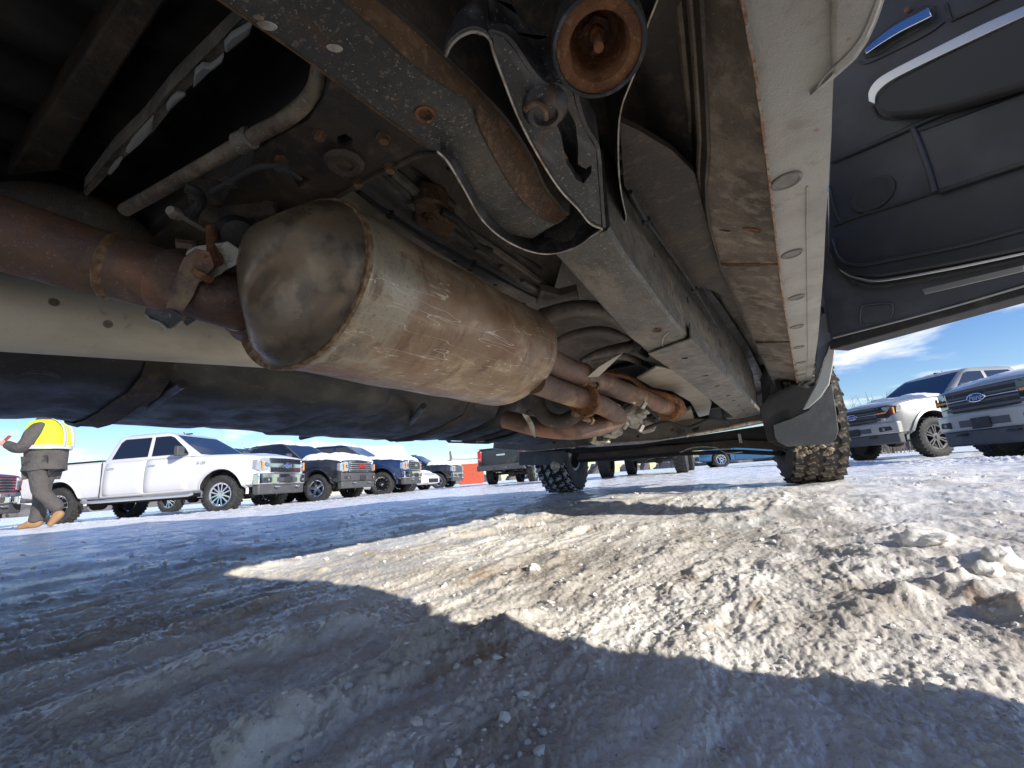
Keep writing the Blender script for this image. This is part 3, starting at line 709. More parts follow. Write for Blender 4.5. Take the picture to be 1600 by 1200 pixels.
side_holes = [(1023, 399, .006), (1074, 468, .013), (1092, 474, .006), (1102, 481, .006), (1107, 516, .007), (1119, 509, .007), (1125, 540, .008), (1149, 556, .008), (1142, 563, .008), (1160, 570, .009), (1154, 580, .009), (1163, 591, .009), (1175, 608, .010), (1186, 619, .010)]
bot_holes = [(1027, 516, .0085), (1070, 560, .009), (1102, 587, .010), (1121, 603, .010), (1137, 618, .010), (1146, 626, .010), (1154, 634, .010), (1162, 641, .010), (1168, 647, .010)]
rims = []
for (x, y, r) in side_holes + bot_holes:
    h, n = hit(bvf, x, y)
    if h is None: continue
    cb_.lathe(h - n * .03, n, [(0, r), (.05, r)], 4 if (x, y, r) in side_holes else 12, 1, 1, (0, .8, 1) if (x, y, r) in side_holes else None); rims.append((h, n, r))
cut(front_rail, cb_)
for (h, n, r) in rims[3:]:
    b = B(); b.lathe(h, n, [(-.001, r * 1.25), (.001, r * 1.2), (.0008, r * 1.03), (-.001, r * 1.02)], 10); part('hole_rim', b, m_rustrail, front_rail)
# doubler plate on the lower corner of the rail
dp = [P(x, y, X=-.245) for x, y in ((1046, 520),)]
A = [V(-.30, y, zat(Lp, y) - .004) for y in np.linspace(1.12, 2.66, 20)]; Bq = [V(-.186, y, zat(Rp, y) - .004) for y in np.linspace(1.06, 2.66, 20)]
Cq = [V(-.182, y, zat(Rp, y) + (.03 if y < 1.6 else .012)) for y in np.linspace(1.06, 2.66, 20)]
b = B(); b.loft([[p, q, r, r + V(.003, 0, 0), q + V(.004, 0, -.003), p + V(0, 0, -.003)] for p, q, r in zip(A, Bq, Cq)])
dbl = part('doubler_plate', b, m_railf, smooth=30)
bvd = wbvh(dbl); cb_ = B()
for (x, y, r) in bot_holes:
    h, n = hit(bvd, x, y)
    if h is not None: cb_.lathe(h - n * .01, n, [(0, r), (.02, r)], 12)
cut(dbl, cb_)
b = B(); h, n = hit(bvf, 1034, 532)
if h: b.tube(smoothpath([hit(bvf, x, y)[0] + n * .001 for x, y in ((1045, 518), (1037, 526), (1035, 538), (1040, 545))], 12), .0013, 6); part('weld_scrape', b, m_bright, front_rail)

# ---- stamped shackle bracket between the rail and the sill
Zb = .36
outl = [(735, 52), (770, 60), (774, 85), (790, 130), (815, 190), (845, 245), (877, 295), (905, 325), (922, 348), (940, 356), (938, 320), (935, 280), (931, 232), (912, 200), (900, 165), (893, 138), (870, 128), (848, 132), (825, 110), (805, 80), (787, 58), (762, 48)]
slot = [(856, 195), (866, 190), (885, 205), (905, 240), (909, 275), (908, 300), (920, 306), (930, 300), (929, 312), (917, 327), (905, 322), (890, 300), (882, 260), (868, 225)]
def cen(pts): return V(sum(p.x for p in pts), sum(p.y for p in pts), sum(p.z for p in pts)) / len(pts)
def tess(name, outline, zf, thick, mat, holes=(), bevel=.0015, parent=None):
    """traced plate with depth: outline and holes lie on the height zf(px, py)"""
    b = B(); b.plate([P(x, y, Z=zf(x, y)) for x, y in outline], thick); o = part(name, b, mat, parent, smooth=30)
    for hh in holes:
        c = B(); c.plate([P(x, y, Z=zf(x, y) - .03) for x, y in hh], V(*thick) + V(0, 0, .05)); cut(o, c)
    if bevel:
        bv = o.modifiers.new('bevel', 'BEVEL'); bv.width = bevel; bv.segments = 2; bv.limit_method = 'ANGLE'; bv.angle_limit = R(40)
    return o
zb_ = lambda x, y: .375 - .00012 * (y - 60)
br = tess('shackle_bracket', outl, zb_, (0, 0, .012), m_blackbr, [slot])
lft = smoothpath([P(x, y, Z=zb_(x, y) - .001) for x, y in ((696, 88), (705, 70), (722, 55), (745, 49), (764, 60), (772, 85), (788, 128), (813, 190), (842, 245), (875, 296), (903, 326), (922, 349), (941, 358))], 60)
rgt = smoothpath([P(x, y, Z=zb_(x, y) - .001) for x, y in ((762, 48), (787, 58), (806, 80), (826, 110), (849, 132), (870, 127), (893, 138), (901, 165), (913, 200), (931, 232), (936, 280), (939, 320), (942, 356))], 60)
b = B(); b.loft([[p, p + V(.002, -.004, .0), p + V(.002, -.004, .006 + .044 * min(1, i_ / 30)), p + V(-.001, 0, .006 + .044 * min(1, i_ / 30))] for i_, p in enumerate(lft)]); part('bracket_flange', b, m_blackbr, br)
b = B(); b.tube(lft, .0015, 6); part('worn_edge', b, m_bright, br)
b = B(); b.loft([[p, p + V(.004, .001, .0), p + V(.004, .001, .006 + .034 * min(1, i_ / 30)), p + V(0, 0, .006 + .034 * min(1, i_ / 30))] for i_, p in enumerate(rgt)]); part('bracket_flange', b, m_blackbr, br)
b = B(); q = P(852, 172, Z=.362); b.lathe(q, (0, 0, -1), [(-.01, .024), (.0, .021), (.006, .016), (.007, .0115), (.002, .010), (.001, .0004)], 26, 1.1, 1.2, (1, .6, 0)); part('boss', b, m_blackbr, br)
b = B(); b.tube(smoothpath([P(x, y, Z=.352) for x, y in ((820, 172), (830, 163), (843, 163), (851, 172), (853, 186))], 14), .0028, 8); part('weld_bead', b, m_rustrail, br)
b = B(); vs, fs, bm_ = rock_mesh((.010, .014, .004), 3.3, 3); bm_.free(); c0 = P(874, 247, Z=.362); b.add([Vector(v) + c0 for v in vs], fs); part('rust_scale', b, m_rust, br)
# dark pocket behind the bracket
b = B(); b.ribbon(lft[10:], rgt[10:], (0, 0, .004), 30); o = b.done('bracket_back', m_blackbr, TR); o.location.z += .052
# ---- cab support sheet with its thin worn bright edge
ed = smoothpath([P(x, y, Z=.40) for x, y in ((1034, -30), (1027, 0), (1010, 45), (1005, 80), (985, 130), (971, 168), (966, 210), (967, 273), (972, 310), (978, 340), (972, 352), (957, 364))], 50)
b = B(); b.loft([[p, p + V(.0015, 0, 0), p + V(-.02, .05, .22), p + V(-.0225, .05, .22)] for p in ed]); sh = part('support_sheet', b, m_blackbr)
b = B(); b.tube(ed, .0011, 6); part('worn_edge', b, m_bright, sh)
# curved wall between the support sheet and the sill (cab corner, dark brown)
def wz(x, y): return .50 + .02 * math.sin(y * 14) + .03 * math.exp(-((x + .13) / .03) ** 2)
b = B(); xs = np.linspace(-.33, -.02, 30); yy = np.linspace(-.1, 1.3, 60); n_ = len(xs)
b.add([V(x, y, CAMH + wz(x, y)) for y in yy for x in xs], [(j * n_ + i, j * n_ + i + 1, (j + 1) * n_ + i + 1, (j + 1) * n_ + i) for j in range(len(yy) - 1) for i in range(n_ - 1)])
part('cab_corner_floor', b, m_dkfloor, smooth=60)
for pts in ([(962, 240), (1000, 235), (1040, 242), (1075, 275), (1110, 340)], [(965, 265), (1010, 250), (1035, 258), (1070, 290), (1100, 345)]):
    b = B(); b.tube(smoothpath([P(x, y, Z=.47) for x, y in pts], 24), .010, 10); part('pressed_rib', b, m_inrock)
b = B(); b.plate([P(x, y, Z=.45) for x, y in ((968, 190), (1000, 205), (1050, 235), (1085, 270), (1100, 330), (1125, 400), (1150, 470), (1080, 440), (1020, 350), (975, 290))], (0, 0, .01)); part('floor_stiffener', b, m_dkfloor)
# ---- rusty cup (body mount) with its stud
cc = P(935, 70, Z=.36); ax = (cc - Vector(CAM)).normalized() * -1; axd = ((Vector(CAM) - cc).normalized() * .55 + V(0, 0, -1) * .45).normalized()
b = B(); b.lathe(cc, axd, [(-.07, .030), (-.05, .038), (-.01, .0405), (.004, .0405), (.008, .039), (.008, .036), (.002, .0355), (-.07, .028)], 48, caps=False); cup = part('body_mount_cup', b, m_blackbr)
b = B(); b.lathe(cc, axd, [(.002, .037), (.006, .0355), (.0065, .0265), (.003, .025), (-.018, .0235), (-.032, .019), (-.034, .0005)], 48, caps=False); part('mount_washer', b, m_rust, cup)
b = B(); b.lathe(cc - axd * .030, axd, [(-.004, .0075), (.010, .0065), (.012, .0045), (.036, .0042), (.037, .0004)], 14); part('stud', b, m_rust, cup)
b = B(); b.lathe(cc - axd * .034, axd, [(0, .013), (.006, .013), (.006, .0004)], 6); part('nut', b, m_rustrail, cup)

# ---- crossmember plate, upper left
cm = [(520, 120), (575, 162), (665, 227), (690, 238), (655, 242), (622, 258), (590, 272), (540, 300), (500, 322), (450, 345), (400, 362), (352, 350), (345, 320), (362, 290), (392, 262), (396, 238), (430, 215), (480, 190), (505, 160)]
zc_ = lambda x, y: .385 + .00012 * (660 - x)
o = tess('crossmember', cm, zc_, (0, 0, .035), m_dkfloor, [[(526, 250), (540, 246), (551, 254), (549, 264), (536, 269), (527, 262)], [(458, 312), (470, 306), (484, 312), (482, 320), (466, 324)]])
b = B(); b.tube(smoothpath([P(x, y, Z=zc_(x, y) - .002) for x, y in ((690, 240), (655, 243), (622, 259), (590, 273), (540, 301), (500, 323), (450, 346))], 20), .003, 6); part('folded_edge', b, m_dkfloor, o)
b = B(); b.lathe(P(538, 257, Z=.39), (0, 0, -1), [(-.002, .024), (.003, .019), (.001, .012), (-.004, .0115)], 18); part('pressed_ring', b, m_dkfloor, o)
# fuel filler / brake pipe looping over the crossmember
pth = smoothpath([P(x, y, Z=z) for x, y, z in ((512, 70, .44), (500, 106, .43), (494, 135, .42), (475, 163, .415), (440, 190, .41), (400, 211, .41), (330, 252, .41), (260, 292, .41), (195, 328, .42))], 50)
b = B(); b.tube(pth, .0088, 12); hp = part('filler_pipe', b, m_inrock)
b = B(); q0 = P(393, 214, Z=.41); q1 = P(372, 226, Z=.41); b.tube([q0, q0.lerp(q1, .1), q0.lerp(q1, .5), q0.lerp(q1, .9), q1], [.0098, .0125, .0115, .0125, .0098], 16); part('hose_collar', b, m_railf, hp)
# bed cross sills and the frosty grey patches on the ledge above them
for (A, Cq, z, mt) in (([(205, -30), (190, 0), (120, 105), (55, 205), (10, 275)], [(285, -30), (262, 0), (190, 108), (128, 205), (90, 268)], .62, m_dkfloor),):
    b = B(); b.ribbon(pl(A, Z=z), pl(Cq, Z=z), (0, 0, .06), 20); part('bed_cross_sill', b, mt, bevel=.004)
A = pl([(402, 30), (350, 82), (290, 142), (240, 205), (190, 250), (135, 308)], Z=.56); Cq = pl([(388, 22), (330, 78), (270, 136), (222, 195), (175, 240), (130, 300)], Z=.56)
b = B(); b.ribbon(A, Cq, (0, 0, .03), 30); ls = part('bed_ledge', b, m_railf)
for k, poly in enumerate(([(1000, 200), (1030, 165), (1060, 148), (1130, 108), (1112, 165), (1060, 205), (1010, 245), (1003, 225)], [(868, 330), (900, 300), (935, 305), (960, 290), (1000, 255), (992, 285), (940, 325), (862, 398)], [(742, 480), (760, 450), (790, 428), (832, 430), (800, 460), (748, 508)], [(560, 680), (590, 630), (640, 575), (686, 528), (676, 590), (630, 645), (575, 692)], [(480, 780), (510, 738), (545, 712), (530, 745), (495, 785)])):
    b = B(); b.plate([P(x / 2.857, y / 2.857, Z=.548) for x, y in poly], (0, 0, .010)); part('ledge_patch', b, m_frost, ls, bevel=.003)
b = B(); b.ribbon([p + V(.0, -.012, -.004) for p in A], [p + V(.02, .03, .1) for p in A], (.004, 0, 0), 20); part('bed_wall', b, m_dkfloor)
# bed floor
def bz(x, y): return CAMH + .72 - .035 * (1 / (1 + math.exp(-(math.sin(x * 42) - .2) * 8)))
grid('bed_floor', -1.9, .05, -2.1, .30, bz, 150, 12, m_dark)
b = B(); b.box((-.87, -.1, .80), (1.75, .09, .10)); b.box((-.87, .31, .83), (1.85, .02, .22)); part('bed_cross_sill', b, m_dark, bevel=.004)
# small fittings above the clamp: valve, wire, connector
b = B(); b.tube([P(x, y, Z=.37) for x, y in ((265, 328), (272, 333), (283, 338))], [.006, .0085, .006], 10); b.tube([P(283, 338, Z=.37), P(320, 360, Z=.365)], .0032, 8); part('brake_fitting', b, m_cast)
b = B(); b.tube(smoothpath([P(x, y, Z=.38) for x, y in ((290, 292), (308, 300), (315, 315), (305, 330), (300, 348))], 14), .0065, 8); part('corrugated_loom', b, m_plast)
b = B(); b.lathe(P(365, 375, Z=.37), V(.7, -.2, -.3), [(-.05, .02)] + [(-.045 + .012 * i, .031 if i % 2 else .026) for i in range(8)] + [(.055, .022)], 20); part('flex_bellows', b, m_plast)
b = B(); b.box(P(405, 335, Z=.42), (.10, .06, .05), Matrix.Rotation(.4, 3, 'Z')); b.box(P(360, 320, Z=.44), (.06, .10, .04), Matrix.Rotation(-.5, 3, 'Z')); part('cable_bracket', b, m_dkfloor, bevel=.006)

# ---- exhaust
MA = V(-.540, .324, .279 + CAMH); MB_ = V(-.574, .874, .290 + CAMH)
axm = (MB_ - MA).normalized(); hh_ = axm.cross(V(0, 0, 1)).normalized(); vv_ = hh_.cross(axm); xd = hh_ * math.cos(.171) + vv_ * math.sin(.171)
ML = (MB_ - MA).length
EX = TR
def mbell(o, ax, prof, n, xdir, sx, sy, dent=.0, seed=0):
    b = B(); b.lathe(o, ax, prof, n, sx, sy, xdir)
    if dent:
        b.v = [tuple(Vector(v) * 1 + (Vector(v) - (Vector(o) + ax * (Vector(v) - Vector(o)).dot(ax))) * (dent * noise.noise(Vector(v) * 9 + V(seed, 0, 0)) )) for v in b.v]
    return b
b = None
prof = [(0, 1.0), (.004, 1.012), (.010, 1.014), (.014, 1.0)] + [(.02 + (ML - .05) * i / 14, 1.0 + .033 * i / 14) for i in range(15)] + [(ML - .022, 1.033), (ML - .018, 1.045), (ML - .008, 1.045), (ML - .004, 1.03), (ML + .004, .98), (ML + .012, .88), (ML + .016, .5), (ML + .016, .001)]
b = mbell(MA, axm, prof, 96, xd, .137, .112, .035); muf = part('muffler', b, m_muf, EX, smooth=50)
# front end cap: bulged cone with pressed dents
p1 = MA - axm * .050 + V(-.048, 0, -.004)
b = B(); n = 72; secs = []
pa = p1 - MA; ca = axm * -1
for i in range(15):
    t = i / 14; u = t
    ph_ = u * math.pi / 2
    c0 = MA.lerp(p1, math.sin(ph_) ** 1.1)
    k = math.cos(ph_) ** .9
    rr_ = []
    tdir = (axm * -1).lerp((p1 - MA).normalized(), .0 + .9 * u).normalized()
    a_ = (xd - tdir * xd.dot(tdir)).normalized(); b_ = tdir.cross(a_)
    for j in range(n):
        an = 2 * math.pi * j / n
        rx = .137 * k + .030 * (1 - k); ry = .112 * k + .030 * (1 - k)
        bulge = 0
        dent = -.019 * math.exp(-((u - .45) / .26) ** 2) * (1 + math.cos(3 * an + 1.2 + 1.5 * u)) - .006 * math.exp(-((u - .72) / .12) ** 2) * math.cos(5 * an)
        rr_.append(c0 + a_ * math.cos(an) * (rx + bulge + dent) + b_ * math.sin(an) * (ry + bulge + dent))
    secs.append(rr_)
b.loft(secs); cap = part('end_cap', b, m_cap, muf, smooth=60)
b = B(); b.lathe(MA, axm, [(-.003, 1.0), (-.003, 1.014), (.001, 1.020), (.005, 1.016), (.006, 1.0)], 96, .137, .112, xd); part('rolled_seam', b, m_weld, muf)
# inlet pipe from the left and the neck between clamp and muffler
pp = [P(-420, 232, D=.42), P(-160, 318, D=.49), P(0, 364, D=.545), P(120, 401, D=.585), P(205, 424, D=.605), P(262, 440, D=.615)]
rr_ = [.046, .046, .0455, .0445, .0425, .0415]
path = smoothpath(pp, 40); rad = list(np.interp(np.linspace(0, 5, len(path)), range(6), rr_))
b = B(); b.tube(path, rad, 40); tp = part('exhaust_pipe', b, m_exh, EX, smooth=60)
w0 = P(180, 417, D=.60); wd = (P(205, 424, D=.605) - P(150, 409, D=.592)).normalized()
b = B(); b.lathe(w0, wd, [(-.006, .0435), (-.004, .0455), (0, .0468), (.003, .0455), (.006, .043)], 40); part('weld_bead', b, m_weld, tp)
b = B(); b.tube([p + V(.0, -.0, -.043) + V(-.008, 0, .002) for p in path[26:]], .0012, 6); part('seam_line', b, m_bright, tp)
neck = smoothpath([P(300, 452, D=.600), P(345, 466, D=.610), P(388, 476, D=.640), P(425, 482, D=.69)], 20)
b = B(); b.tube(neck, [.0375 + .004 * (i / len(neck)) ** 2 for i in range(len(neck))], 36); nk = part('exhaust_pipe', b, m_exh, EX, smooth=60)
b = B(); nd = (neck[-4] - neck[-9]).normalized(); b.lathe(P(378, 474, D=.632), nd, [(-.008, .040), (-.004, .0445), (.003, .0455), (.010, .050), (.016, .056)], 36, caps=False); part('weld_bead', b, m_exh, nk)
# bulged pipe arching up behind the inlet pipe
b = B(); b.tube(smoothpath([P(-150, 420, D=.9), P(-20, 345, D=.86), P(60, 330, D=.84), P(130, 345, D=.86), P(185, 375, D=.88), P(215, 420, D=.9)], 30), [.05] * 12 + [.052] * 12 + [.05] * 30, 28); b = b
b2_ = B(); path2 = smoothpath([P(-150, 420, D=.9), P(-20, 345, D=.86), P(60, 330, D=.84), P(130, 345, D=.86), P(185, 375, D=.88), P(215, 420, D=.9)], 30)
b2_.tube(path2, .052, 28); part('tail_pipe', b2_, m_dkfloor, EX, smooth=60)
# band clamp with flared ears and bolts
k0 = P(281, 446, D=.612); kd = (P(330, 465, D=.617) - P(250, 436, D=.612)).normalized()
b = B(); b.lathe(k0 - kd * .017, kd, [(0, .043), (.001, .0455), (.030, .0465), (.040, .0445), (.041, .042)], 40); ck = part('band_clamp', b, m_exh, EX)
b = B()
ear = [(288, 398), (300, 392), (340, 386), (352, 384), (378, 402), (380, 410), (352, 424), (345, 430), (325, 440), (308, 425)]
b.plate([P(x, y, D=.575) for x, y in ear], V(*(Fw * .008))); part('clamp_ear', b, m_cast, ck, bevel=.002)
b = B(); b.plate([P(x, y, D=.560) for x, y in ((282, 412), (300, 398), (322, 404), (330, 425), (310, 440), (298, 470), (278, 500), (262, 512), (256, 492), (264, 462))], V(*(Fw * .010))); part('clamp_strap', b, m_exh, ck, bevel=.003)
b = B(); b.plate([P(x, y, D=.556) for x, y in ((225, 487), (238, 491), (262, 488), (284, 500), (268, 514), (262, 513), (250, 503), (236, 500))], V(*(Fw * .006))); part('torn_edge', b, m_blackbr, ck, bevel=.001)
b = B(); b.tube([P(x, y, D=.554) for x, y in ((226, 490), (236, 499), (248, 503), (262, 514), (268, 514), (285, 501))], .0012, 6); part('bright_edge', b, m_bright, ck)
b = B(); b.plate([P(x, y, D=.60) for x, y in ((286, 505), (300, 492), (312, 490), (304, 502), (292, 510))], V(*(Fw * .02))); part('strap_end', b, m_blackbr, ck, bevel=.001)
b = B(); b.tube([P(333, 402, D=.57), P(332, 375, D=.585), P(331, 358, D=.60)], .0070, 12); b.lathe(P(333, 404, D=.572), P(333, 420, D=.56) - P(333, 400, D=.572), [(-.004, .012), (.008, .012), (.008, .0004)], 6); part('clamp_bolt', b, m_rust, ck)
b = B(); b.lathe(P(316, 430, D=.556), V(*(-Fw)), [(-.004, .011), (.004, .010), (.006, .004), (.003, .0004)], 10, 1.4, .6, P(340, 424, D=.556) - P(300, 432, D=.556)); part('clamp_bolt', b, m_rust, ck)
b = B(); b.tube([P(275, 386, D=.62), P(300, 388, D=.63), P(306, 400, D=.63)], .012, 10); part('clamp_tab', b, m_exh, ck)
# outlet pipes
o1 = smoothpath([P(845, 555, D=1.02), P(880, 574, D=1.12), P(960, 606, D=1.4), P(1035, 634, D=1.75), P(1062, 642, D=1.9)], 30)
b = B(); b.tube(o1, .031, 28); q1 = part('exhaust_pipe', b, m_exh, EX, smooth=60)
b = B(); b.lathe(P(908, 586, D=1.21), (o1[20] - o1[10]), [(-.006, .031), (-.003, .0345), (.003, .0345), (.006, .031)], 28); part('weld_bead', b, m_weld, q1)
b = B(); b.lathe(P(1046, 637, D=1.82), (o1[-1] - o1[-8]), [(-.03, .032), (-.028, .052), (.0, .056), (.03, .054), (.032, .03)], 28); part('rubber_hanger', b, m_rust, q1)
o2 = smoothpath([P(835, 596, D=1.02), P(870, 610, D=1.12), P(910, 624, D=1.22), P(945, 636, D=1.32), P(965, 652, D=1.42), P(945, 664, D=1.40), P(900, 672, D=1.34), P(845, 668, D=1.34), P(790, 655, D=1.40)], 60)
b = B(); b.tube(o2, .0285, 26); q2 = part('exhaust_pipe', b, m_exh, EX, smooth=60)
b = B(); b.lathe(P(912, 625, D=1.22), (P(945, 636, D=1.32) - P(880, 614, D=1.15)), [(-.008, .029), (-.007, .044), (-.001, .046), (.001, .046), (.007, .044), (.008, .029)], 20, 1, 1.15); fl = part('pipe_flange', b, m_rust, q2)
for (x, y) in ((902, 648), (924, 600), (915, 655)):
    b = B(); b.lathe(P(x, y, D=1.21), (P(945, 636, D=1.32) - P(880, 614, D=1.15)), [(-.02, .007), (.02, .007), (.02, .012), (.03, .012), (.03, .0004)], 6); part('flange_bolt', b, m_rustrail, fl)
b = B(); b.plate([P(x, y, D=1.27) for x, y in ((816, 648), (826, 652), (834, 668), (836, 684), (829, 676), (826, 664))], V(*(Fw * .004))); part('pipe_bracket', b, m_bright, q2)
# hanger rod and pale triangular blade
b = B(); b.tube(smoothpath([P(908, 563, D=1.1), P(935, 553, D=1.15), P(965, 545, D=1.25), P(985, 540, D=1.3)], 12), [.016] * 3 + [.012] * 20, 12); b = b; o = None
b3 = B(); pth3 = smoothpath([P(908, 563, D=1.1), P(935, 553, D=1.15), P(965, 545, D=1.25), P(985, 540, D=1.3)], 12); b3.tube(pth3, [.006 + .009 * min(1, i / 6) for i in range(len(pth3))], 12); part('hanger_rod', b3, m_dkfloor, EX)
b = B(); b.plate([P(918, 590, D=1.16), P(936, 574, D=1.18), P(973, 552, D=1.22), P(963, 562, D=1.22), P(935, 589, D=1.18)], V(*(Fw * .004))); part('hanger_blade', b, m_shield, EX, bevel=.001)
b = B(); b.lathe(P(992, 540, D=1.3), V(.2, -1, -.2), [(-.02, .018), (.01, .02), (.015, .012), (.015, .0004)], 14); part('hanger_grommet', b, m_rub, EX)

# ---- driveshaft
d0 = P(0, 487, X=-1.0); d1 = V(-1.0, d0.y + 1.0, d0.z + .105)
s0 = d0 - (d1 - d0) * .9; s1 = d0 + (d1 - d0) * 1.35
b = B(); axs = (s1 - s0); Ls = axs.length
b.lathe(s0, axs, [(-.08, .03), (-.06, .045), (0, .060)] + [(.02 + (Ls - .06) * i / 12, .0615) for i in range(13)] + [(Ls, .058), (Ls + .05, .04), (Ls + .09, .035)], 56)
part('driveshaft', b, m_shaft, smooth=50)
# transfer case and casting at the front of it
tcs = None
for (x, y, s_, D_) in ((985, 648, (.09, .10, .07), 1.75), (955, 672, (.06, .07, .05), 1.6), (1010, 665, (.08, .06, .05), 1.9), (1000, 640, (.05, .05, .05), 1.7), (940, 690, (.05, .04, .02), 1.55)):
    b = B(); vs, fs, bm_ = rock_mesh(s_, x * .1, 3); bm_.free(); c0 = P(x, y, D=D_); b.add([Vector(v) * .62 + c0 for v in vs], fs); o = part('transfer_case' if tcs is None else 'case_housing', b, m_cast, tcs, smooth=40); tcs = tcs or o
for i in range(9):
    x, y = [(978, 622), (990, 628), (1004, 636), (962, 640), (948, 655), (975, 668), (1000, 672), (935, 678), (925, 690)][i]
    b = B(); b.lathe(P(x, y, D=1.5), V(*(-Fw)), [(-.02, .009), (.004, .009), (.006, .006), (.006, .0004)], 6); part('case_bolt', b, m_bright, tcs)
b = B(); b.tube(smoothpath([P(x, y, D=1.55) for x, y in ((905, 655), (930, 668), (960, 660), (975, 640), (1000, 630), (1030, 655))], 20), .006, 8); part('wiring', b, m_rub, tcs); b = B(); b.tube(smoothpath([P(x, y, D=1.8) for x, y in ((1000, 672), (1040, 660), (1075, 668), (1110, 655), (1140, 660))], 20), .007, 8); part('wiring', b, m_rub, tcs)
# front heat shield panels
hs = [(995, 592), (1025, 574), (1050, 578), (1078, 590), (1098, 604), (1112, 630), (1108, 648), (1092, 652), (1078, 628), (1050, 612), (1020, 606)]
b = B(); b.plate([P(x, y, Z=.30) for x, y in hs], (0, 0, .01)); part('heat_shield', b, m_shield, bevel=.004)
b = B(); b.plate([P(x, y, Z=.265) for x, y in ((1035, 650), (1060, 664), (1085, 655), (1080, 640), (1062, 648), (1045, 640))], (0, 0, .02)); part('heat_shield_lip', b, m_shield, bevel=.003)
b = B(); b.tube(smoothpath([P(x, y, D=1.7) for x, y in ((945, 582), (985, 590), (1010, 610), (1040, 618), (1060, 628))], 20), .010, 10); part('fuel_line', b, m_rust)
b = B(); b.tube(smoothpath([P(x, y, D=1.3) for x, y in ((835, 612), (850, 650), (880, 658), (905, 640), (890, 622))], 20), .022, 14); part('catalyst_bend', b, m_dkfloor)

# ---- fuel tank and plastic shields along the left
def tank(name, y0, y1, prof, mat, n=40, wob=.004, ribs=(), parent=None):
    """prof: closed (X, Z over lens) outline swept along Y"""
    b = B(); secs = []; pr_ = prof
    for i in range(n + 1):
        t = i / n; y = y0 + (y1 - y0) * t; k = 1 - max(0, (abs(t - .5) - .455) / .045) ** 2 * .16
        rb = sum(a * math.exp(-((y - c) / w) ** 2) for c, w, a in ribs)
        cx_ = sum(p[0] for p in pr_) / len(pr_); cz_ = sum(p[1] for p in pr_) / len(pr_)
        secs.append([V(cx_ + (x - cx_) * k, y, CAMH + cz_ + (z - cz_) * k * (1 + rb) + wob * noise.noise(V(x * 5, y * 6, z * 5))) for x, z in pr_])
    b.loft(secs); return part(name, b, mat, parent, smooth=55)
tp1 = [(-1.08, .46), (-1.07, .33), (-1.10, .265), (-1.17, .240), (-1.26, .234), (-1.34, .222), (-1.43, .216), (-1.52, .219), (-1.60, .235), (-1.66, .28), (-1.68, .36), (-1.68, .48)]
tk = tank('fuel_tank', -.75, 1.02, tp1, m_plast, 90, .006, [(-.35, .02, -.10), (.05, .05, .06), (.28, .03, -.08), (.62, .02, -.07), (.80, .02, .05)])
tp2 = [(-1.08, .44), (-1.08, .33), (-1.12, .268), (-1.22, .238), (-1.34, .216), (-1.45, .205), (-1.55, .212), (-1.62, .24), (-1.66, .30), (-1.66, .46)]
tk2 = tank('tank_shield', .80, 1.62, tp2, m_plast, 60, .006, [(1.05, .03, -.05), (1.30, .02, .05), (1.42, .02, -.06)])
tp3 = [(-1.06, .42), (-1.05, .31), (-1.10, .25), (-1.25, .22), (-1.42, .205), (-1.55, .22), (-1.62, .28), (-1.62, .42)]
tk3 = tank('tank_shield', 1.66, 2.55, tp3, m_plast, 50, .006, [(1.9, .03, -.07), (2.2, .02, .06)])
def strap(pr_, y, w, mat, parent, dz=-.007, name='tank_strap'):
    b = B(); secs = []
    for x, z in pr_:
        k = .012 * math.sin((x + 1.08) * 4)
        secs.append([V(x, y - w / 2, CAMH + z + dz), V(x, y - w * .36, CAMH + z + dz - .005), V(x, y - w * .30, CAMH + z + dz - .002), V(x, y + w * .30, CAMH + z + dz - .002), V(x, y + w * .36, CAMH + z + dz - .005), V(x, y + w / 2, CAMH + z + dz), V(x, y + w / 2, CAMH + z + dz + .004), V(x, y - w / 2, CAMH + z + dz + .004)])
    b.loft(secs); return part(name, b, mat, parent, smooth=30)
strap(tp1, .36, .055, m_dkfloor, tk); strap(tp1, -.25, .05, m_dkfloor, tk)
strap(tp2, 1.40, .05, m_dkfloor, tk2, -.004); strap(tp3, 1.92, .06, m_plast, tk3); strap(tp3, 1.78, .03, m_dkfloor, tk3)
for k, (x, y) in enumerate(((60, 600), (118, 640), (300, 632), (470, 668), (540, 650), (700, 672))):
    b = B(); q = P(x, y, Z=.235); b.lathe(q + V(0, 0, .014), V(.2, 0, -1), [(-.02, .03), (0, .03), (.004, .026), (.001, .012), (.001, .0004)], 16); part('tank_boss', b, m_plast, tk if k < 3 else tk2)
for (x0, y0, x1, y1) in ((30, 640, 88, 612), (205, 655, 285, 600), (290, 648, 345, 636), (470, 684, 520, 672), (620, 688, 662, 634)):
    b = B(); b.tube([P(x0, y0, Z=.232), P((x0 + x1) / 2, (y0 + y1) / 2, Z=.236), P(x1, y1, Z=.243)], .010, 10); part('shield_rib', b, m_plast, tk)

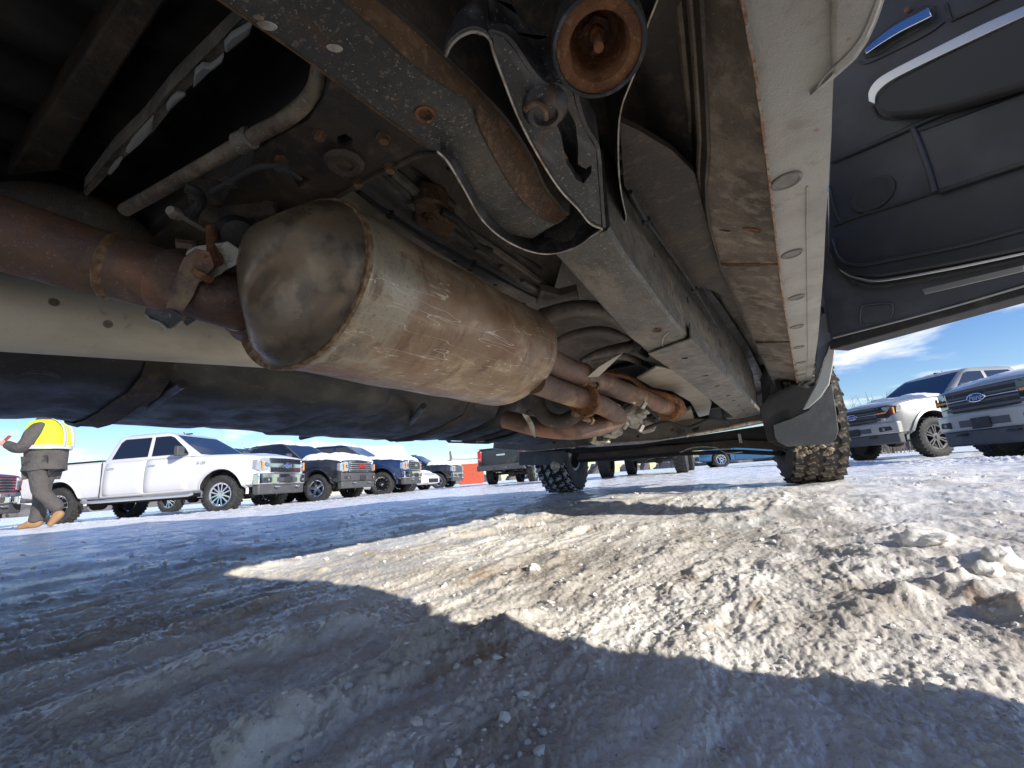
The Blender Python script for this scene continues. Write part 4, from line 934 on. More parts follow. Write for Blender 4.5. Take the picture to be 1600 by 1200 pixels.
# ---- front crossmember, axle, lower pieces
def beam(name, top, bot, Y, th, mat, parent=None, bev=.004):
    b = B(); b.ribbon(pl(top, Y=Y), pl(bot, Y=Y), (0, th, 0), 30, 2); return part(name, b, mat, parent, bevel=bev)
fc = beam('front_crossmember', [(775, 664), (830, 668), (900, 672), (965, 668), (1040, 650), (1110, 655), (1150, 655), (1197, 645)], [(770, 700), (830, 704), (900, 697), (965, 691), (1030, 687), (1090, 678), (1150, 668), (1199, 658)], 2.74, .10, m_floor)
b = B(); b.tube(pl([(770, 701), (830, 705), (900, 698), (965, 692), (1030, 688), (1090, 679), (1150, 669), (1197, 659)], Y=2.73), .004, 6); part('worn_edge', b, m_bright, fc)
for (x, y, r) in ((824, 690, .012), (865, 691, .009), (997, 682, .006), (1062, 672, .022), (1086, 668, .018), (1130, 655, .013), (1050, 672, .008)):
    b = B(); b.lathe(P(x, y, Y=2.735), (0, -1, 0), [(-.004, r * 1.3), (.003, r * 1.2), (.003, r * .8), (-.002, r * .7), (-.002, .0004)], 14); part('pressed_hole', b, m_dkfloor, fc)
b = B(); b.tube(pl([(1195, 657), (1150, 666), (1110, 674), (1075, 680)], Y=2.70), .010, 8); part('rail_end_weld', b, m_bright, fc)
b = B(); b.ribbon(pl([(905, 708), (960, 704), (1060, 694), (1150, 686), (1232, 690)], Y=3.0), pl([(900, 718), (960, 714), (1060, 706), (1150, 699), (1232, 704)], Y=3.0), (0, .08, 0), 20); lc = part('lower_crossmember', b, m_dkfloor, bevel=.006)
b = B(); b.ribbon(pl([(900, 716), (960, 713), (1060, 706), (1150, 702), (1225, 706)], Y=3.1), pl([(905, 723), (960, 719), (1060, 712), (1150, 709), (1220, 712)], Y=3.1), (0, .08, 0), 20); part('axle_beam', b, m_dark, bevel=.006)
b = B(); b.tube(smoothpath(pl([(1062, 707), (1080, 700), (1100, 698), (1120, 700), (1135, 708), (1160, 706)], Y=2.95), 20), .004, 8); b.tube(pl([(1155, 678), (1158, 692)], Y=2.8), [.008, .010], 8); part('vent_hose', b, m_bright, lc)
# control arm and filler panels up at the right
b = B(); b.plate(pl([(1195, 655), (1212, 640), (1236, 628), (1255, 650), (1262, 690), (1225, 700), (1200, 690)], Y=2.80), (0, .05, 0)); part('control_arm', b, m_dark, bevel=.006)
b = B(); b.plate(pl([(1186, 640), (1200, 618), (1240, 600), (1262, 606), (1296, 596), (1306, 640), (1308, 676), (1290, 688), (1225, 690), (1200, 690)], Y=2.625), (0, .01, 0)); part('wheel_arch_liner', b, m_dark, bevel=.003)
b = B(); b.plate(pl([(1090, 430), (1130, 480), (1172, 545), (1200, 600), (1198, 640), (1165, 590), (1120, 505), (1085, 440)], Z=.52), (0, 0, .02)); part('wheel_arch_liner', b, m_plast, bevel=.003)
b = B(); b.plate(pl([(830, 706), (905, 700), (1000, 694), (1200, 664), (1240, 700), (1232, 690), (905, 708)], Y=3.02), (0, .01, 0)); part('engine_tray', b, m_dark)
# unseen ceiling boxes added in the engine bay so that the sky does not show through
b = B(); b.box((-.87, 3.3, .80), (1.75, 1.3, .02)); b.box((-.87, 2.95, .66), (1.2, .06, .32)); b.box((-.87, 3.5, .58), (.7, .6, .3)); part('engine_bay_blocker', b, m_dark, bevel=.02)

# ---- wheels with open block tread
RW, WW = .392, .25
def hero_wheel(cx_, cy_, cz_, steer, tread_mat, blocks=True):
    w = empty('wheel', '', '', (0, 0, 0)); w.parent = TR; WOFF[w.name] = (0, 0, 0)
    w.location = Vector((cx_, cy_, cz_)) - Vector(WOFF[TR.name]); w.rotation_euler = (0, 0, R(steer))
    h = WW / 2
    b = B(); b.lathe((0, 0, 0), (1, 0, 0), [(-h * .80, .215), (-h * .98, .24), (-h * 1.06, .30), (-h * 1.0, .36), (-h * .86, RW - .028), (-h * .75, RW - .018), (0, RW - .014), (h * .75, RW - .018), (h * .86, RW - .028), (h * 1.0, .36), (h * 1.06, .30), (h * .98, .24), (h * .80, .215), (-h * .80, .215)], 72)
    ty = b.done('tyre', m_rub, w, smooth=40)
    b = B(); b.lathe((0, 0, 0), (1, 0, 0), [(-h * .82, .222), (-h * .80, .205), (-h * .3, .19), (h * .4, .185), (h * .78, .20), (h * .82, .222), (h * .74, .212), (h * .4, .19), (-h * .3, .195), (-h * .82, .222)], 48)
    b.lathe((h * .3, 0, 0), (1, 0, 0), [(0, .19), (.02, .12), (.04, .08), (.06, .07), (.06, .001)], 32)
    rm = b.done('rim', m_doorsh, w)
    b = B(); b.lathe((-.02, 0, 0), (1, 0, 0), [(-.06, .05), (-.05, .13), (-.03, .16), (.0, .16), (.02, .1), (.02, .001)], 32); b.done('brake_disc', m_dkfloor, w)
    if blocks:
        rows = [(-.100, .046, .064, 0), (-.036, .056, .058, .5), (.036, .056, .058, .2), (.100, .046, .064, .7)]
        nb = 30
        for ri, (ox, wx, ly, ph) in enumerate(rows):
            bb = B(); hx, hy = wx / 2, ly / 2
            sk = .010 if ri in (1, 2) else .003
            base = [V(-hx, -hy - sk, 0), V(hx, -hy + sk, 0), V(hx * .95, 0, 0), V(hx, hy + sk * .5, 0), V(-hx, hy - sk, 0), V(-hx * .7, 0, 0)]
            topp = [p * .88 + V(0, 0, .013) for p in base]
            bb.loft([base, topp]); src = None
            for k in range(nb):
                a = 2 * math.pi * (k + ph) / nb
                mt = Matrix.Rotation(a, 4, 'X') @ Matrix.Translation((ox, 0, RW - .016 - abs(ox) * .04)) @ Matrix.Rotation(.25 if ri in (1, 3) else -.25, 4, 'Z')
                if src is None: src = bb.done('tread_block', tread_mat, w, smooth=20); src.matrix_local = mt
                else: child(src, 'tread_block', w, mt)
    return w
hero_wheel(-.015, 3.08, RW + .024, 12, m_mudr)
hero_wheel(-1.74, 3.42, RW + .028, 9, m_snowr)
hero_wheel(.0, -.78, RW, 0, m_mudr, False); hero_wheel(-1.74, -.78, RW, 0, m_mudr, False)
# mud caked on the visible wheel
b = B(); 
for i in range(16):
    vs, fs, bm_ = rock_mesh((.022, .012, .016), i * 3.3, 2); bm_.free(); x, y = random.uniform(1240, 1300), random.uniform(694, 712); q = P(x, y, Y=2.665 + random.uniform(0, .03)); b.add([Vector(v) * random.uniform(.35, .75) + q for v in vs], fs)
o = part('caked_mud', b, pmat('caked mud', (.20, .155, .105), .9, 0, [('noise', 40, .4, .6, (.42, .36, .28), .8)], ('noise', 200, .6, .003))); o['kind'] = 'stuff'
# mud flaps
b = B(); b.plate(pl([(1208, 664), (1211, 684), (1216, 691), (1230, 698), (1296, 694), (1306, 686), (1310, 672), (1306, 640), (1300, 600), (1290, 610), (1262, 642), (1235, 655)], Y=2.60), (0, .008, 0)); part('mud_flap', b, m_flap, bevel=.002)
b = B(); b.plate(pl([(811, 706), (811, 727), (880, 727), (884, 704)], Y=2.98), (0, .010, 0)); part('mud_flap', b, m_flap, bevel=.002)
b = B(); b.lathe(P(868, 728, Y=2.9), (.3, -1, 0), [(-.02, .03), (.01, .035), (.014, .02), (.014, .0004)], 16); part('flap_bolt', b, m_bright)
# white fender tail ahead of the open door
b = B(); fe = [(1254, 640), (1275, 600), (1296, 540), (1305, 526), (1307, 532), (1302, 570), (1296, 600), (1283, 620), (1264, 637)]
b.plate(pl(fe, Y=2.30), (0, .03, 0)); part('front_fender', b, m_silver, bevel=.004)
b = B(); b.plate(pl([(1279, 440), (1300, 440), (1304, 527), (1288, 560), (1272, 606), (1276, 530)], Y=2.32), (0, .02, 0)); part('hinge_pillar', b, m_doorsh, bevel=.004)
b = B(); 
for y in (455, 485): b.box(P(1294, y, Y=2.25), (.05, .05, .03))
b.tube([P(1290, 445, Y=2.22), P(1297, 520, Y=2.22)], .008, 8); part('door_hinge', b, m_dgrey, bevel=.004)

# ---- open front door (its inner face looks back at the lens)
DQ = P(1305, 540, Z=.42); DE = P(1600, 455, Z=.42); du = (DE - DQ); du.z = 0; du.normalize(); dn = V(du.y, -du.x, 0)
if dn.dot(Vector(CAM) - DQ) < 0: dn = -dn
def DP(x, y, off=0): return PP(x, y, DQ + dn * off, dn)
DR = empty('front_door', '', '', (0, 0, 0)); DR.parent = TR; WOFF[DR.name] = WOFF[TR.name]
def dplate(name, pts, off, th, mat, bev=.003, parent=DR):
    b = B(); b.plate([DP(x, y, off) for x, y in pts], -dn * th); return part(name, b, mat, parent, bevel=bev)
def dtube(name, pts, off, r, mat, n=40, parent=DR, seg=10):
    b = B(); b.tube(smoothpath([DP(x, y, off) for x, y in pts], n), r, seg); return part(name, b, mat, parent, smooth=60)
dz0 = DQ.z
def D3(u, z, off=0): return DQ + du * u + V(0, 0, z) + dn * off
# shell
b = B(); b.plate([D3(-.02, .0), D3(1.12, .0), D3(1.12, .62), D3(-.02, .62)], -dn * .10); shell = part('door_shell', b, m_doorsh, DR, bevel=.02)
b = B(); b.plate([D3(-.02, -.012, .004), D3(1.12, -.012, .004), D3(1.12, .022, .004), D3(-.02, .022, .004)], -dn * .11); part('bottom_seal', b, m_rub, DR, bevel=.004)
dtube('seal_bead', [(1302, 528), (1400, 503), (1500, 476), (1600, 447), (1700, 418)], .006, .0035, m_silver)
# trim panel
trim = [(1293, 300), (1294, 392), (1304, 418), (1330, 430), (1375, 432), (1480, 414), (1600, 390), (1800, 350), (1800, -90), (1330, -90), (1300, 120)]
dplate('door_trim', trim, .030, .035, m_navy, .008)
dtube('weather_strip', [(1296, 300), (1297, 360), (1300, 398), (1318, 424), (1345, 436), (1380, 438), (1480, 421), (1600, 396), (1750, 362)], .016, .0050, m_satin)
dtube('lower_reveal', [(1302, 395), (1322, 430), (1350, 446), (1385, 446), (1480, 430), (1600, 404)], .012, .006, m_rub)
dplate('sill_trim', [(1440, 452), (1600, 414), (1600, 424), (1445, 460)], .004, .003, m_satin, .001)
dplate('access_recess', [(1345, 483), (1352, 478), (1388, 476), (1394, 482), (1390, 498), (1380, 503), (1350, 506), (1344, 500)], .003, .004, m_doorsh, .002)
dtube('stamped_ring', [(1345, 483), (1352, 477), (1388, 474), (1395, 481), (1391, 498), (1380, 504), (1350, 507), (1344, 500), (1345, 484)], .003, .0025, m_doorsh)
# armrest body and its silver band
dplate('armrest', [(1364, 158), (1376, 140), (1400, 122), (1470, 86), (1620, 12), (1800, -70), (1800, 60), (1600, 132), (1480, 168), (1428, 178), (1385, 180), (1370, 172)], .095, .07, m_navy2, .012)
band = [(1357, 158), (1357, 143), (1368, 126), (1392, 110), (1450, 80), (1530, 40), (1602, 8), (1700, -34)]
bo = [(1366, 162), (1368, 148), (1380, 134), (1402, 120), (1458, 92), (1538, 54), (1608, 22), (1705, -18)]
b = B(); A = smoothpath([DP(x, y, .100) for x, y in band], 60); Cq = smoothpath([DP(x, y, .104) for x, y in bo], 60)
b.ribbon(A, Cq, -dn * .012, 60, 3); part('armrest_trim', b, m_satin, DR, bevel=.002)
dtube('armrest_shadow_gap', [(1362, 166), (1378, 184), (1425, 184), (1490, 172), (1600, 136)], .034, .004, m_rub)
# shelf ridge, pocket and ribs
dtube('shelf_ridge', [(1300, 252), (1340, 236), (1400, 210), (1440, 192), (1520, 158), (1600, 126), (1700, 86)], .034, .009, m_navy)
dplate('map_pocket', [(1428, 204), (1445, 200), (1600, 142), (1750, 84), (1750, 200), (1600, 256), (1520, 282), (1462, 302), (1450, 262)], .055, .03, m_navy, .010)
dtube('pocket_rib', [(1427, 201), (1438, 228), (1450, 262), (1460, 300)], .058, .009, m_navy)
dtube('trim_crease', [(1302, 352), (1340, 338), (1400, 320), (1460, 300), (1530, 280), (1600, 256), (1700, 220)], .034, .005, m_rub)
dtube('lower_ridge', [(1300, 374), (1312, 404), (1340, 414), (1400, 404), (1500, 384), (1600, 358), (1700, 332)], .034, .006, m_navy)
# speaker grille
sc_ = DP(1363, 304, .033); b = B(); b.lathe(sc_, dn, [(-.002, .073), (.004, .072), (.006, .066), (.005, .062), (.007, .04), (.0075, .0005)], 48, 1, .82, du); spk = part('speaker_grille', b, m_navy2, DR, smooth=60)
b = B()
for i in range(-8, 9):
    for j in range(-6, 7):
        if (i / 8.) ** 2 + (j / 6.) ** 2 < .9: b.lathe(sc_ + du * (i * .0072) + V(0, 0, j * .0078) + dn * .006, dn, [(0, .0016), (.0014, .0013), (.0014, .0002)], 6)
o = part('grille_dots', b, m_rub, DR); o['kind'] = 'stuff'
dtube('corner_bead', [(1296, 290), (1302, 318), (1310, 342), (1316, 350)], .034, .003, m_navy)
# inside handle: dark cup and chrome lever
dplate('handle_cup', [(1346, 84), (1362, 62), (1392, 38), (1440, 8), (1462, 8), (1460, 30), (1440, 44), (1400, 66), (1372, 86), (1352, 92)], .036, .02, m_rub, .006)
b = B(); A = smoothpath([DP(x, y, .060) for x, y in ((1350, 78), (1372, 58), (1400, 38), (1430, 22), (1450, 11))], 24); Cq = smoothpath([DP(x, y, .066) for x, y in ((1353, 84), (1378, 67), (1408, 49), (1438, 34), (1456, 25))], 24)
b.ribbon(A, Cq, -dn * .008, 24, 2); part('inside_handle', b, m_chrome, DR, bevel=.002)
b = B(); b.lathe(DP(1418, 16, .040), dn, [(0, .008), (.006, .007), (.006, .0004)], 16); part('lock_pull', b, m_rust, DR)
dtube('upper_crease', [(1478, 6), (1486, 30), (1500, 26), (1600, -22)], .034, .004, m_rub)
dtube('handle_surround', [(1340, 96), (1356, 98), (1400, 78), (1450, 52), (1475, 34)], .034, .003, m_navy)

# ---- body shell above (bed, cab, hood) that shades the ground; roof raised to lengthen its shadow
b = B()
def sec(y, x0, x1, z0, z1, tum):
    return [V(x0, y, z0), V(x1, y, z0), V(x1 + .02, y, z0 + .3), V(x1 - .02, y, min(z1, 1.25)), V(x1 - tum, y, z1), V(x0 + tum, y, z1), V(x0 + .02, y, min(z1, 1.25)), V(x0 - .02, y, z0 + .3)]
b.loft([sec(-2.1, -1.84, .10, .98, 1.35, .03), sec(.27, -1.84, .10, .98, 1.35, .03)]); part('bed_body', b, m_silver, bevel=.02)
b = B(); b.loft([sec(.33, -1.86, .10, 1.05, 1.5, .05), sec(.45, -1.86, .10, 1.05, 2.28, .22), sec(1.9, -1.86, .10, 1.05, 2.28, .22), sec(2.5, -1.84, .08, 1.05, 1.40, .06), sec(3.9, -1.80, .04, 1.05, 1.28, .12)]); part('cab_body', b, m_silver, bevel=.03)
b = B()
for x in (.085, -1.865):
    for c_, d_ in (((x, -1.72, .80), (.03, .72, .5)), ((x, .02, .82), (.03, .52, .5))):
        b = B(); b.box(c_, d_); part('side_skin', b, m_silver, bevel=.01)
b = B(); b.box((-1.86, 1.42, .85), (.03, 1.9, .5)); part('side_skin', b, m_silver, bevel=.01)
b = B(); b.box((-1.80, 1.3, CAMH + .40), (.16, 2.2, .12)); part('rocker_panel', b, m_rock, bevel=.01)
b = B(); b.box((-1.45, 1.1, CAMH + .47), (.10, 3.4, .14)); part('front_frame_rail', b, m_railf, bevel=.005)
b = B(); b.box((-.87, 3.95, .72), (1.7, .12, .42)); b.box((-.87, 3.9, .95), (1.5, .1, .3)); part('front_bumper', b, m_dgrey, bevel=.02)

# ---- harness, clips and fasteners on the underside
for pts, z, r_, m_ in (([(560, 300), (610, 335), (668, 372), (740, 412), (812, 452), (850, 470)], .455, .0035, m_rub), ([(700, 262), (760, 305), (820, 352), (880, 402), (940, 452), (1000, 520), (1040, 560)], .45, .004, m_rub),
                      ([(640, 262), (690, 300), (740, 350), (790, 385), (845, 420)], .50, .0045, m_plast), ([(330, 300), (360, 285), (400, 262), (440, 262), (470, 280)], .37, .0035, m_rub),
                      ([(985, 300), (1010, 345), (1045, 392), (1085, 452), (1120, 510)], .42, .004, m_rub)):
    b = B(); b.tube(smoothpath([P(x, y, Z=z) for x, y in pts], 30), r_, 8); hn = part('wiring_harness', b, m_)
    for (x, y) in pts[1:-1:2]:
        b = B(); b.box(P(x, y, Z=z), (.014, .010, .012), Matrix.Rotation(.6, 3, 'Z')); part('clip', b, m_rub, hn, bevel=.002)
for (x, y) in ((600, 215), (560, 285), (610, 262), (440, 250), (420, 320), (500, 210)):
    b = B(); b.lathe(P(x, y, Z=zc_(x, y) - .001), (0, 0, -1), [(-.002, .0085), (.001, .0085), (.001, .006), (.006, .006), (.006, .0004)], 6); part('bolt', b, m_rustrail)

# ================================================================== parked vehicles
def sdef(name, b, mat, parent, **k): return b.done(name, mat, parent, loc=(0, 0, 0), **k)
def text_mesh(s, size, depth, shear=0., bold=0.):
    cu = bpy.data.curves.new('lettering', 'FONT'); cu.body = s; cu.size = size; cu.extrude = depth; cu.shear = shear; cu.offset = bold
    cu.align_x = 'CENTER'; cu.align_y = 'CENTER'; cu.resolution_u = 3
    o = bpy.data.objects.new('lettering', cu); COL.objects.link(o)
    dg = bpy.context.evaluated_depsgraph_get(); dg.update(); me = bpy.data.meshes.new_from_object(o.evaluated_get(dg))
    bpy.data.objects.remove(o); return me
def lettering(s, size, mat, parent, pos, face, shear=0., bold=0., depth=.004, name='lettering'):
    """face: local direction the letters look towards, kept upright"""
    me = text_mesh(s, size, depth, shear, bold); me.materials.clear(); me.materials.append(mat)
    o = bpy.data.objects.new(name, me); COL.objects.link(o); o.parent = parent
    z = Vector(face).normalized(); y = V(0, 0, 1); x = y.cross(z).normalized(); y = z.cross(x)
    m = Matrix((x, y, z)).transposed().to_4x4(); m.translation = Vector(pos); o.matrix_local = m; return o
WH = {}
def wheel_parts(Rr, w, style, rimmat):
    key = (Rr, w, style, rimmat.name)
    if key in WH: return WH[key]
    h = w / 2; rr = Rr * .63
    t = B(); t.lathe((0, 0, 0), (0, 1, 0), [(-h * .8, rr), (-h, rr + .03), (-h * 1.04, Rr * .84), (-h * .86, Rr - .01), (-h * .5, Rr), (h * .5, Rr), (h * .86, Rr - .01), (h * 1.04, Rr * .84), (h, rr + .03), (h * .8, rr), (-h * .8, rr)], 40)
    nb = 30
    for k in range(nb):
        a = 2 * math.pi * k / nb
        for oy in (-h * .62, 0, h * .62):
            rt = Matrix.Rotation(a + (.1 if oy else 0), 3, 'Y'); c = rt @ V(0, oy, Rr + .003); t.box(c, (.045, h * .5, .016), rt)
    rm = B(); rm.lathe((0, 0, 0), (0, 1, 0), [(-h * .8, rr), (-h * .86, rr - .008), (-h * .6, rr - .03), (h * .7, rr - .035), (h * .8, rr - .008), (h * .8, rr), (-h * .8, rr)], 36)
    sp = {'six': 6, 'five': 5, 'multi': 12, 'star': 5}[style]
    for k in range(sp):
        a = 2 * math.pi * k / sp + .3; d = V(math.cos(a), 0, math.sin(a)); p = V(-d.z, 0, d.x)
        if style in ('six', 'star'):
            for s_ in (-1, 1): rm.bar(d * .05 + p * .02 * s_ + V(0, h * .62, 0), d * (rr - .015) + p * .055 * s_ + V(0, h * .72, 0), .05, .028, p)
        elif style == 'five': rm.bar(d * .05 + V(0, h * .62, 0), d * (rr - .015) + V(0, h * .72, 0), .05, .085, p)
        else: rm.bar(d * .05 + V(0, h * .6, 0), d * (rr - .015) + p * (.03 if k % 2 else -.03) + V(0, h * .72, 0), .035, .026, p)
    rm.lathe((0, 0, 0), (0, 1, 0), [(h * .4, .09), (h * .72, .085), (h * .78, .05), (h * .8, .001)], 20)
    rm.lathe((0, 0, 0), (0, 1, 0), [(h * .78, .035), (h * .9, .032), (h * .9, .001)], 12)
    dk = B(); dk.lathe((0, 0, 0), (0, 1, 0), [(h * .0, rr - .04), (h * .1, rr - .04), (h * .1, .001)], 30)
    WH[key] = (t, rm, dk, rimmat); return WH[key]
WHM = {}
def add_wheel(root, x, y, Rr, w, style, rimmat, z=0):
    key = (Rr, w, style, rimmat.name); side = 1 if y > 0 else -1
    if key not in WHM:
        t, rm, dk, mt = wheel_parts(*key[:3], rimmat)
        a = sdef('wheel', t, m_rub, root, smooth=40); r_ = sdef('rim', rm, mt, a, smooth=30); d_ = sdef('brake', dk, m_dark, a); WHM[key] = (a.data, r_.data, d_.data)
    else:
        a = bpy.data.objects.new('wheel', WHM[key][0]); COL.objects.link(a); a.parent = root
        for nm, me in zip(('rim', 'brake'), WHM[key][1:]):
            c = bpy.data.objects.new(nm, me); COL.objects.link(c); c.parent = a
    a.location = (x, y, Rr + z - .01); a.rotation_euler = (0, random.uniform(0, 1), 0 if side > 0 else math.pi)
    return a
def section(x, hw, zb, zt, cr, tw=.0):
    h = [(0, zb), (.82 * hw, zb), (.95 * hw, zb + .05), (.985 * hw, zb + .14), (hw, zb + (zt - zb) * .42), (.992 * hw, zb + (zt - zb) * .62), (.975 * hw, zt - .13), (.955 * hw, zt - .05), (.91 * hw, zt - .012), (.80 * hw, zt + .004), (0, zt + cr)]
    return [V(x, -y, z) for y, z in h] + [V(x, y, z) for y, z in h[-2:0:-1]]
def side_y(hw, zb, zt, z):
    zs = [zb, zb + .05, zb + .14, zb + (zt - zb) * .42, zb + (zt - zb) * .62, zt - .13, zt - .05, zt]; ys = [.82, .95, .985, 1, .992, .975, .955, .9]
    return hw * float(np.interp(z, zs, ys))
def arches(body, xs, hw, Ra, zc, inner=.34):
    c = B()
    for x in xs:
        for s in (-1, 1): c.lathe((x, s * (hw + .1), zc), (0, -s, 0), [(0, Ra), (inner + .1, Ra)], 40)
    cut(body, c); me = body.data
    me.materials.append(m_dark); di = len(me.materials) - 1
    for p in me.polygons:
        cx_, cy_, cz_ = p.center
        for x in xs:
            d = math.hypot(cx_ - x, cz_ - zc)
            if d < Ra + .01 and hw - inner - .02 < abs(cy_) < hw - .012 and (abs(abs(p.normal.y)) < .3 or d < Ra - .02): p.material_index = di
    me.set_sharp_from_angle(angle=R(30))
def pickup(name, label, x, y, z, a, paint, front='mesh', wb=(1.95, -1.73), wheel='six', rimmat=None, dark_lower=False, Rr=.41, rear=False, chrome=True, sides=(-1, 1), group=None, step=True, badge=None):
    rimmat = rimmat or m_chrome
    T = empty(name, label, 'pickup truck', (x, y, z), a, group)
    xf, xr = wb
    st = [(-2.95, .93, .66, 1.30, .01), (-2.90, .98, .60, 1.345, .01), (-2.3, 1.0, .53, 1.35, .01), (-1.0, 1.0, .50, 1.35, .01), (-.9, 1.0, .48, 1.34, .02), (.3, 1.005, .48, 1.325, .02), (1.25, 1.005, .48, 1.31, .04),
          (1.7, 1.005, .50, 1.30, .06), (2.3, .995, .52, 1.265, .06), (2.60, .97, .52, 1.225, .055), (2.72, .93, .52, 1.20, .045), (2.79, .88, .52, 1.18, .04), (2.83, .80, .53, 1.16, .03), (2.86, .66, .54, 1.13, .02)]
    b = B(); b.loft([section(*s) for s in st]); body = sdef('body', b, paint, T, smooth=30)
    arches(body, (xf, xr), 1.0, Rr + .095, Rr + .035)
    sy = lambda zz, off=0: side_y(1.003, .48, 1.325, zz) + off
    # cab
    lv = [(1.30, -.99, 1.36, .945), (1.34, -.985, 1.31, .925), (1.60, -.90, .93, .845), (1.82, -.84, .60, .775), (1.90, -.80, .46, .74), (1.945, -.68, .30, .62), (1.955, -.4, .1, .3)]
    def ring(zz, x0, x1, hy):
        r = .09; out = []
        for (cx_, cy_, a0) in ((x1 - r, hy - r, 0), (x0 + r, hy - r, 90), (x0 + r, -hy + r, 180), (x1 - r, -hy + r, 270)):
            for k in range(4): an = R(a0 + 30 * k); out.append(V(cx_ + r * math.cos(an), cy_ + r * math.sin(an), zz))
        return out
    b = B(); b.loft([ring(*l) for l in lv]); cab = sdef('cab', b, paint, T, smooth=45)
    zz_ = [l[0] for l in lv]
    hy = lambda zz: float(np.interp(zz, zz_, [l[3] for l in lv])); xfz = lambda zz: float(np.interp(zz, zz_, [l[2] for l in lv])); xrz = lambda zz: float(np.interp(zz, zz_, [l[1] for l in lv]))
    for s in sides:
        for poly in ([(-.78, 1.37), (.10, 1.37), (.04, 1.83), (-.62, 1.83), (-.70, 1.75)], [(.20, 1.37), (1.10, 1.37), (.98, 1.50), (.60, 1.79), (.50, 1.83), (.13, 1.83)]):
            b = B(); b.plate([V(px, s * (hy(pz) + .006), pz) for px, pz in poly], (0, -s * .02, 0)); sdef('side_window', b, m_glass, T, smooth=0)
        # doors: skins standing 5 mm proud with a real gap
        for (x0, x1) in ((-.86, .12), (.135, 1.18)):
            xs = np.linspace(x0, x1, 7); zs = [.52, .60, .72, .88, 1.04, 1.16, 1.24, 1.29]
            if x0 > 0 and xf - x1 < Rr + .12: pass
            vs = [V(px, s * sy(pz, .006), pz) for pz in zs for px in xs]; n = len(xs)
            b = B(); b.add(vs, [(j * n + i, j * n + i + 1, (j + 1) * n + i + 1, (j + 1) * n + i) for j in range(len(zs) - 1) for i in range(n - 1)])
            d = sdef('door', b, paint, T, smooth=30); so = d.modifiers.new('solid', 'SOLIDIFY'); so.thickness = .012; so.offset = 0; bv = d.modifiers.new('bevel', 'BEVEL'); bv.width = .004; bv.limit_method = 'ANGLE'
            b = B(); b.box((x0 + .16, s * (sy(1.15) + .02), 1.15), (.17, .03, .035)); sdef('handle', b, m_chrome if chrome else paint, d, bevel=.008)
            b = B(); b.box((x0 + .16, s * (sy(1.15) + .010), 1.13), (.12, .006, .06)); sdef('handle_cup', b, m_dgrey, d, bevel=.002)
        b = B(); b.box((-.915, s * (sy(.9) + .001), .92), (.014, .012, .80)); b.box((-.44, s * sy(.5, -.005), .50), (.9, .02, .02)); sdef('body_gap', b, m_dark, T)
        # arch lips
        for xx in (xf, xr):
            pth = [V(xx + (Rr + .10) * math.cos(t), s * (side_y(1.0, .5, 1.32, Rr + .035 + (Rr + .10) * math.sin(t)) + .004), Rr + .035 + (Rr + .10) * math.sin(t)) for t in np.linspace(R(-8), R(188), 30)]
            b = B(); b.loft([[p, p + (p - V(xx, p.y, Rr)).normalized() * .055 + V(0, -s * .004, 0), p + (p - V(xx, p.y, Rr)).normalized() * .05 + V(0, s * .012, 0), p + V(0, s * .022, 0)] for p in pth]); sdef('wheel_arch', b, m_dgrey if dark_lower else paint, T)
        if step:
            b = B(); b.tube([V(xf - .62, s * .99, .47), V(xf - .70, s * 1.03, .44), V(xr + .72, s * 1.03, .44), V(xr + .62, s * .99, .47)], .035, 10); sdef('side_step', b, m_satin if chrome else m_dgrey, T)
        b = B(); b.box((1.02, s * 1.10, 1.42), (.10, .20, .22)); b.bar((1.08, s * .90, 1.34), (1.03, s * 1.05, 1.37), .05, .04); mi = sdef('mirror', b, m_dgrey if chrome else paint, T, bevel=.03)
        b = B(); b.box((.966, s * 1.10, 1.42), (.006, .16, .17)); sdef('mirror_glass', b, m_chrome, mi)
        if badge: lettering(badge, .09, m_satin, T, (1.46, s * (sy(1.12) + .005), 1.12), (0, s, 0), .3, .002)
    # windscreen and back window
    b = B(); b.plate([V(xfz(zq) + .012, yy, zq) for zq, yy in ((1.345, -.80), (1.345, .80), (1.60, .74), (1.86, .63), (1.86, -.63), (1.60, -.74))], (-.02, 0, -.02)); sdef('windscreen', b, m_glass, T, smooth=0)
    b = B(); b.plate([V(xrz(zq) - .010, yy, zq) for zq, yy in ((1.38, -.78), (1.38, .78), (1.82, .62), (1.82, -.62))], (.02, 0, 0)); sdef('rear_window', b, m_glass, T, smooth=0)
    b = B(); b.tube([V(.2, 0, 1.95), V(.14, 0, 2.02)], .012, 6); b.box((.3, 0, 1.965), (.16, .05, .03)); sdef('roof_antenna', b, m_dark, T, bevel=.01)
    # bed rail cap / tonneau
    b = B(); b.box((-1.95, 0, 1.368), (1.86, 1.86, .022)); sdef('bed_cover', b, m_dark, T, bevel=.008)
    # underbody
    b = B(); b.box((0, .42, .55), (5.3, .09, .16)); b.box((0, -.42, .55), (5.3, .09, .16)); b.box((.4, 0, .58), (3.6, 1.5, .12)); b.box((2.0, 0, .50), (.7, .9, .26))
    for xx in (xf, xr): b.tube([V(xx, -.8, Rr), V(xx, .8, Rr)], .05, 10); b.lathe((xx, .0, Rr), (1, 0, 0), [(-.17, .05), (-.12, .15), (.1, .15), (.16, .06)], 16)
    b.tube([V(xf, .1, .45), V(xr, 0, .42)], .045, 8); b.tube([V(1.0, -.3, .45), V(-.6, -.3, .43), V(-2.4, -.6, .50)], .04, 8); b.box((-.5, .25, .47), (1.5, .45, .2)); b.box((-2.5, 0, .62), (.7, .7, .16)); sdef('underbody', b, m_dark, T, bevel=.01)
    for xx in (xf, xr):
        for s in (-1, 1): add_wheel(T, xx, s * .86, Rr, .27, wheel, rimmat)
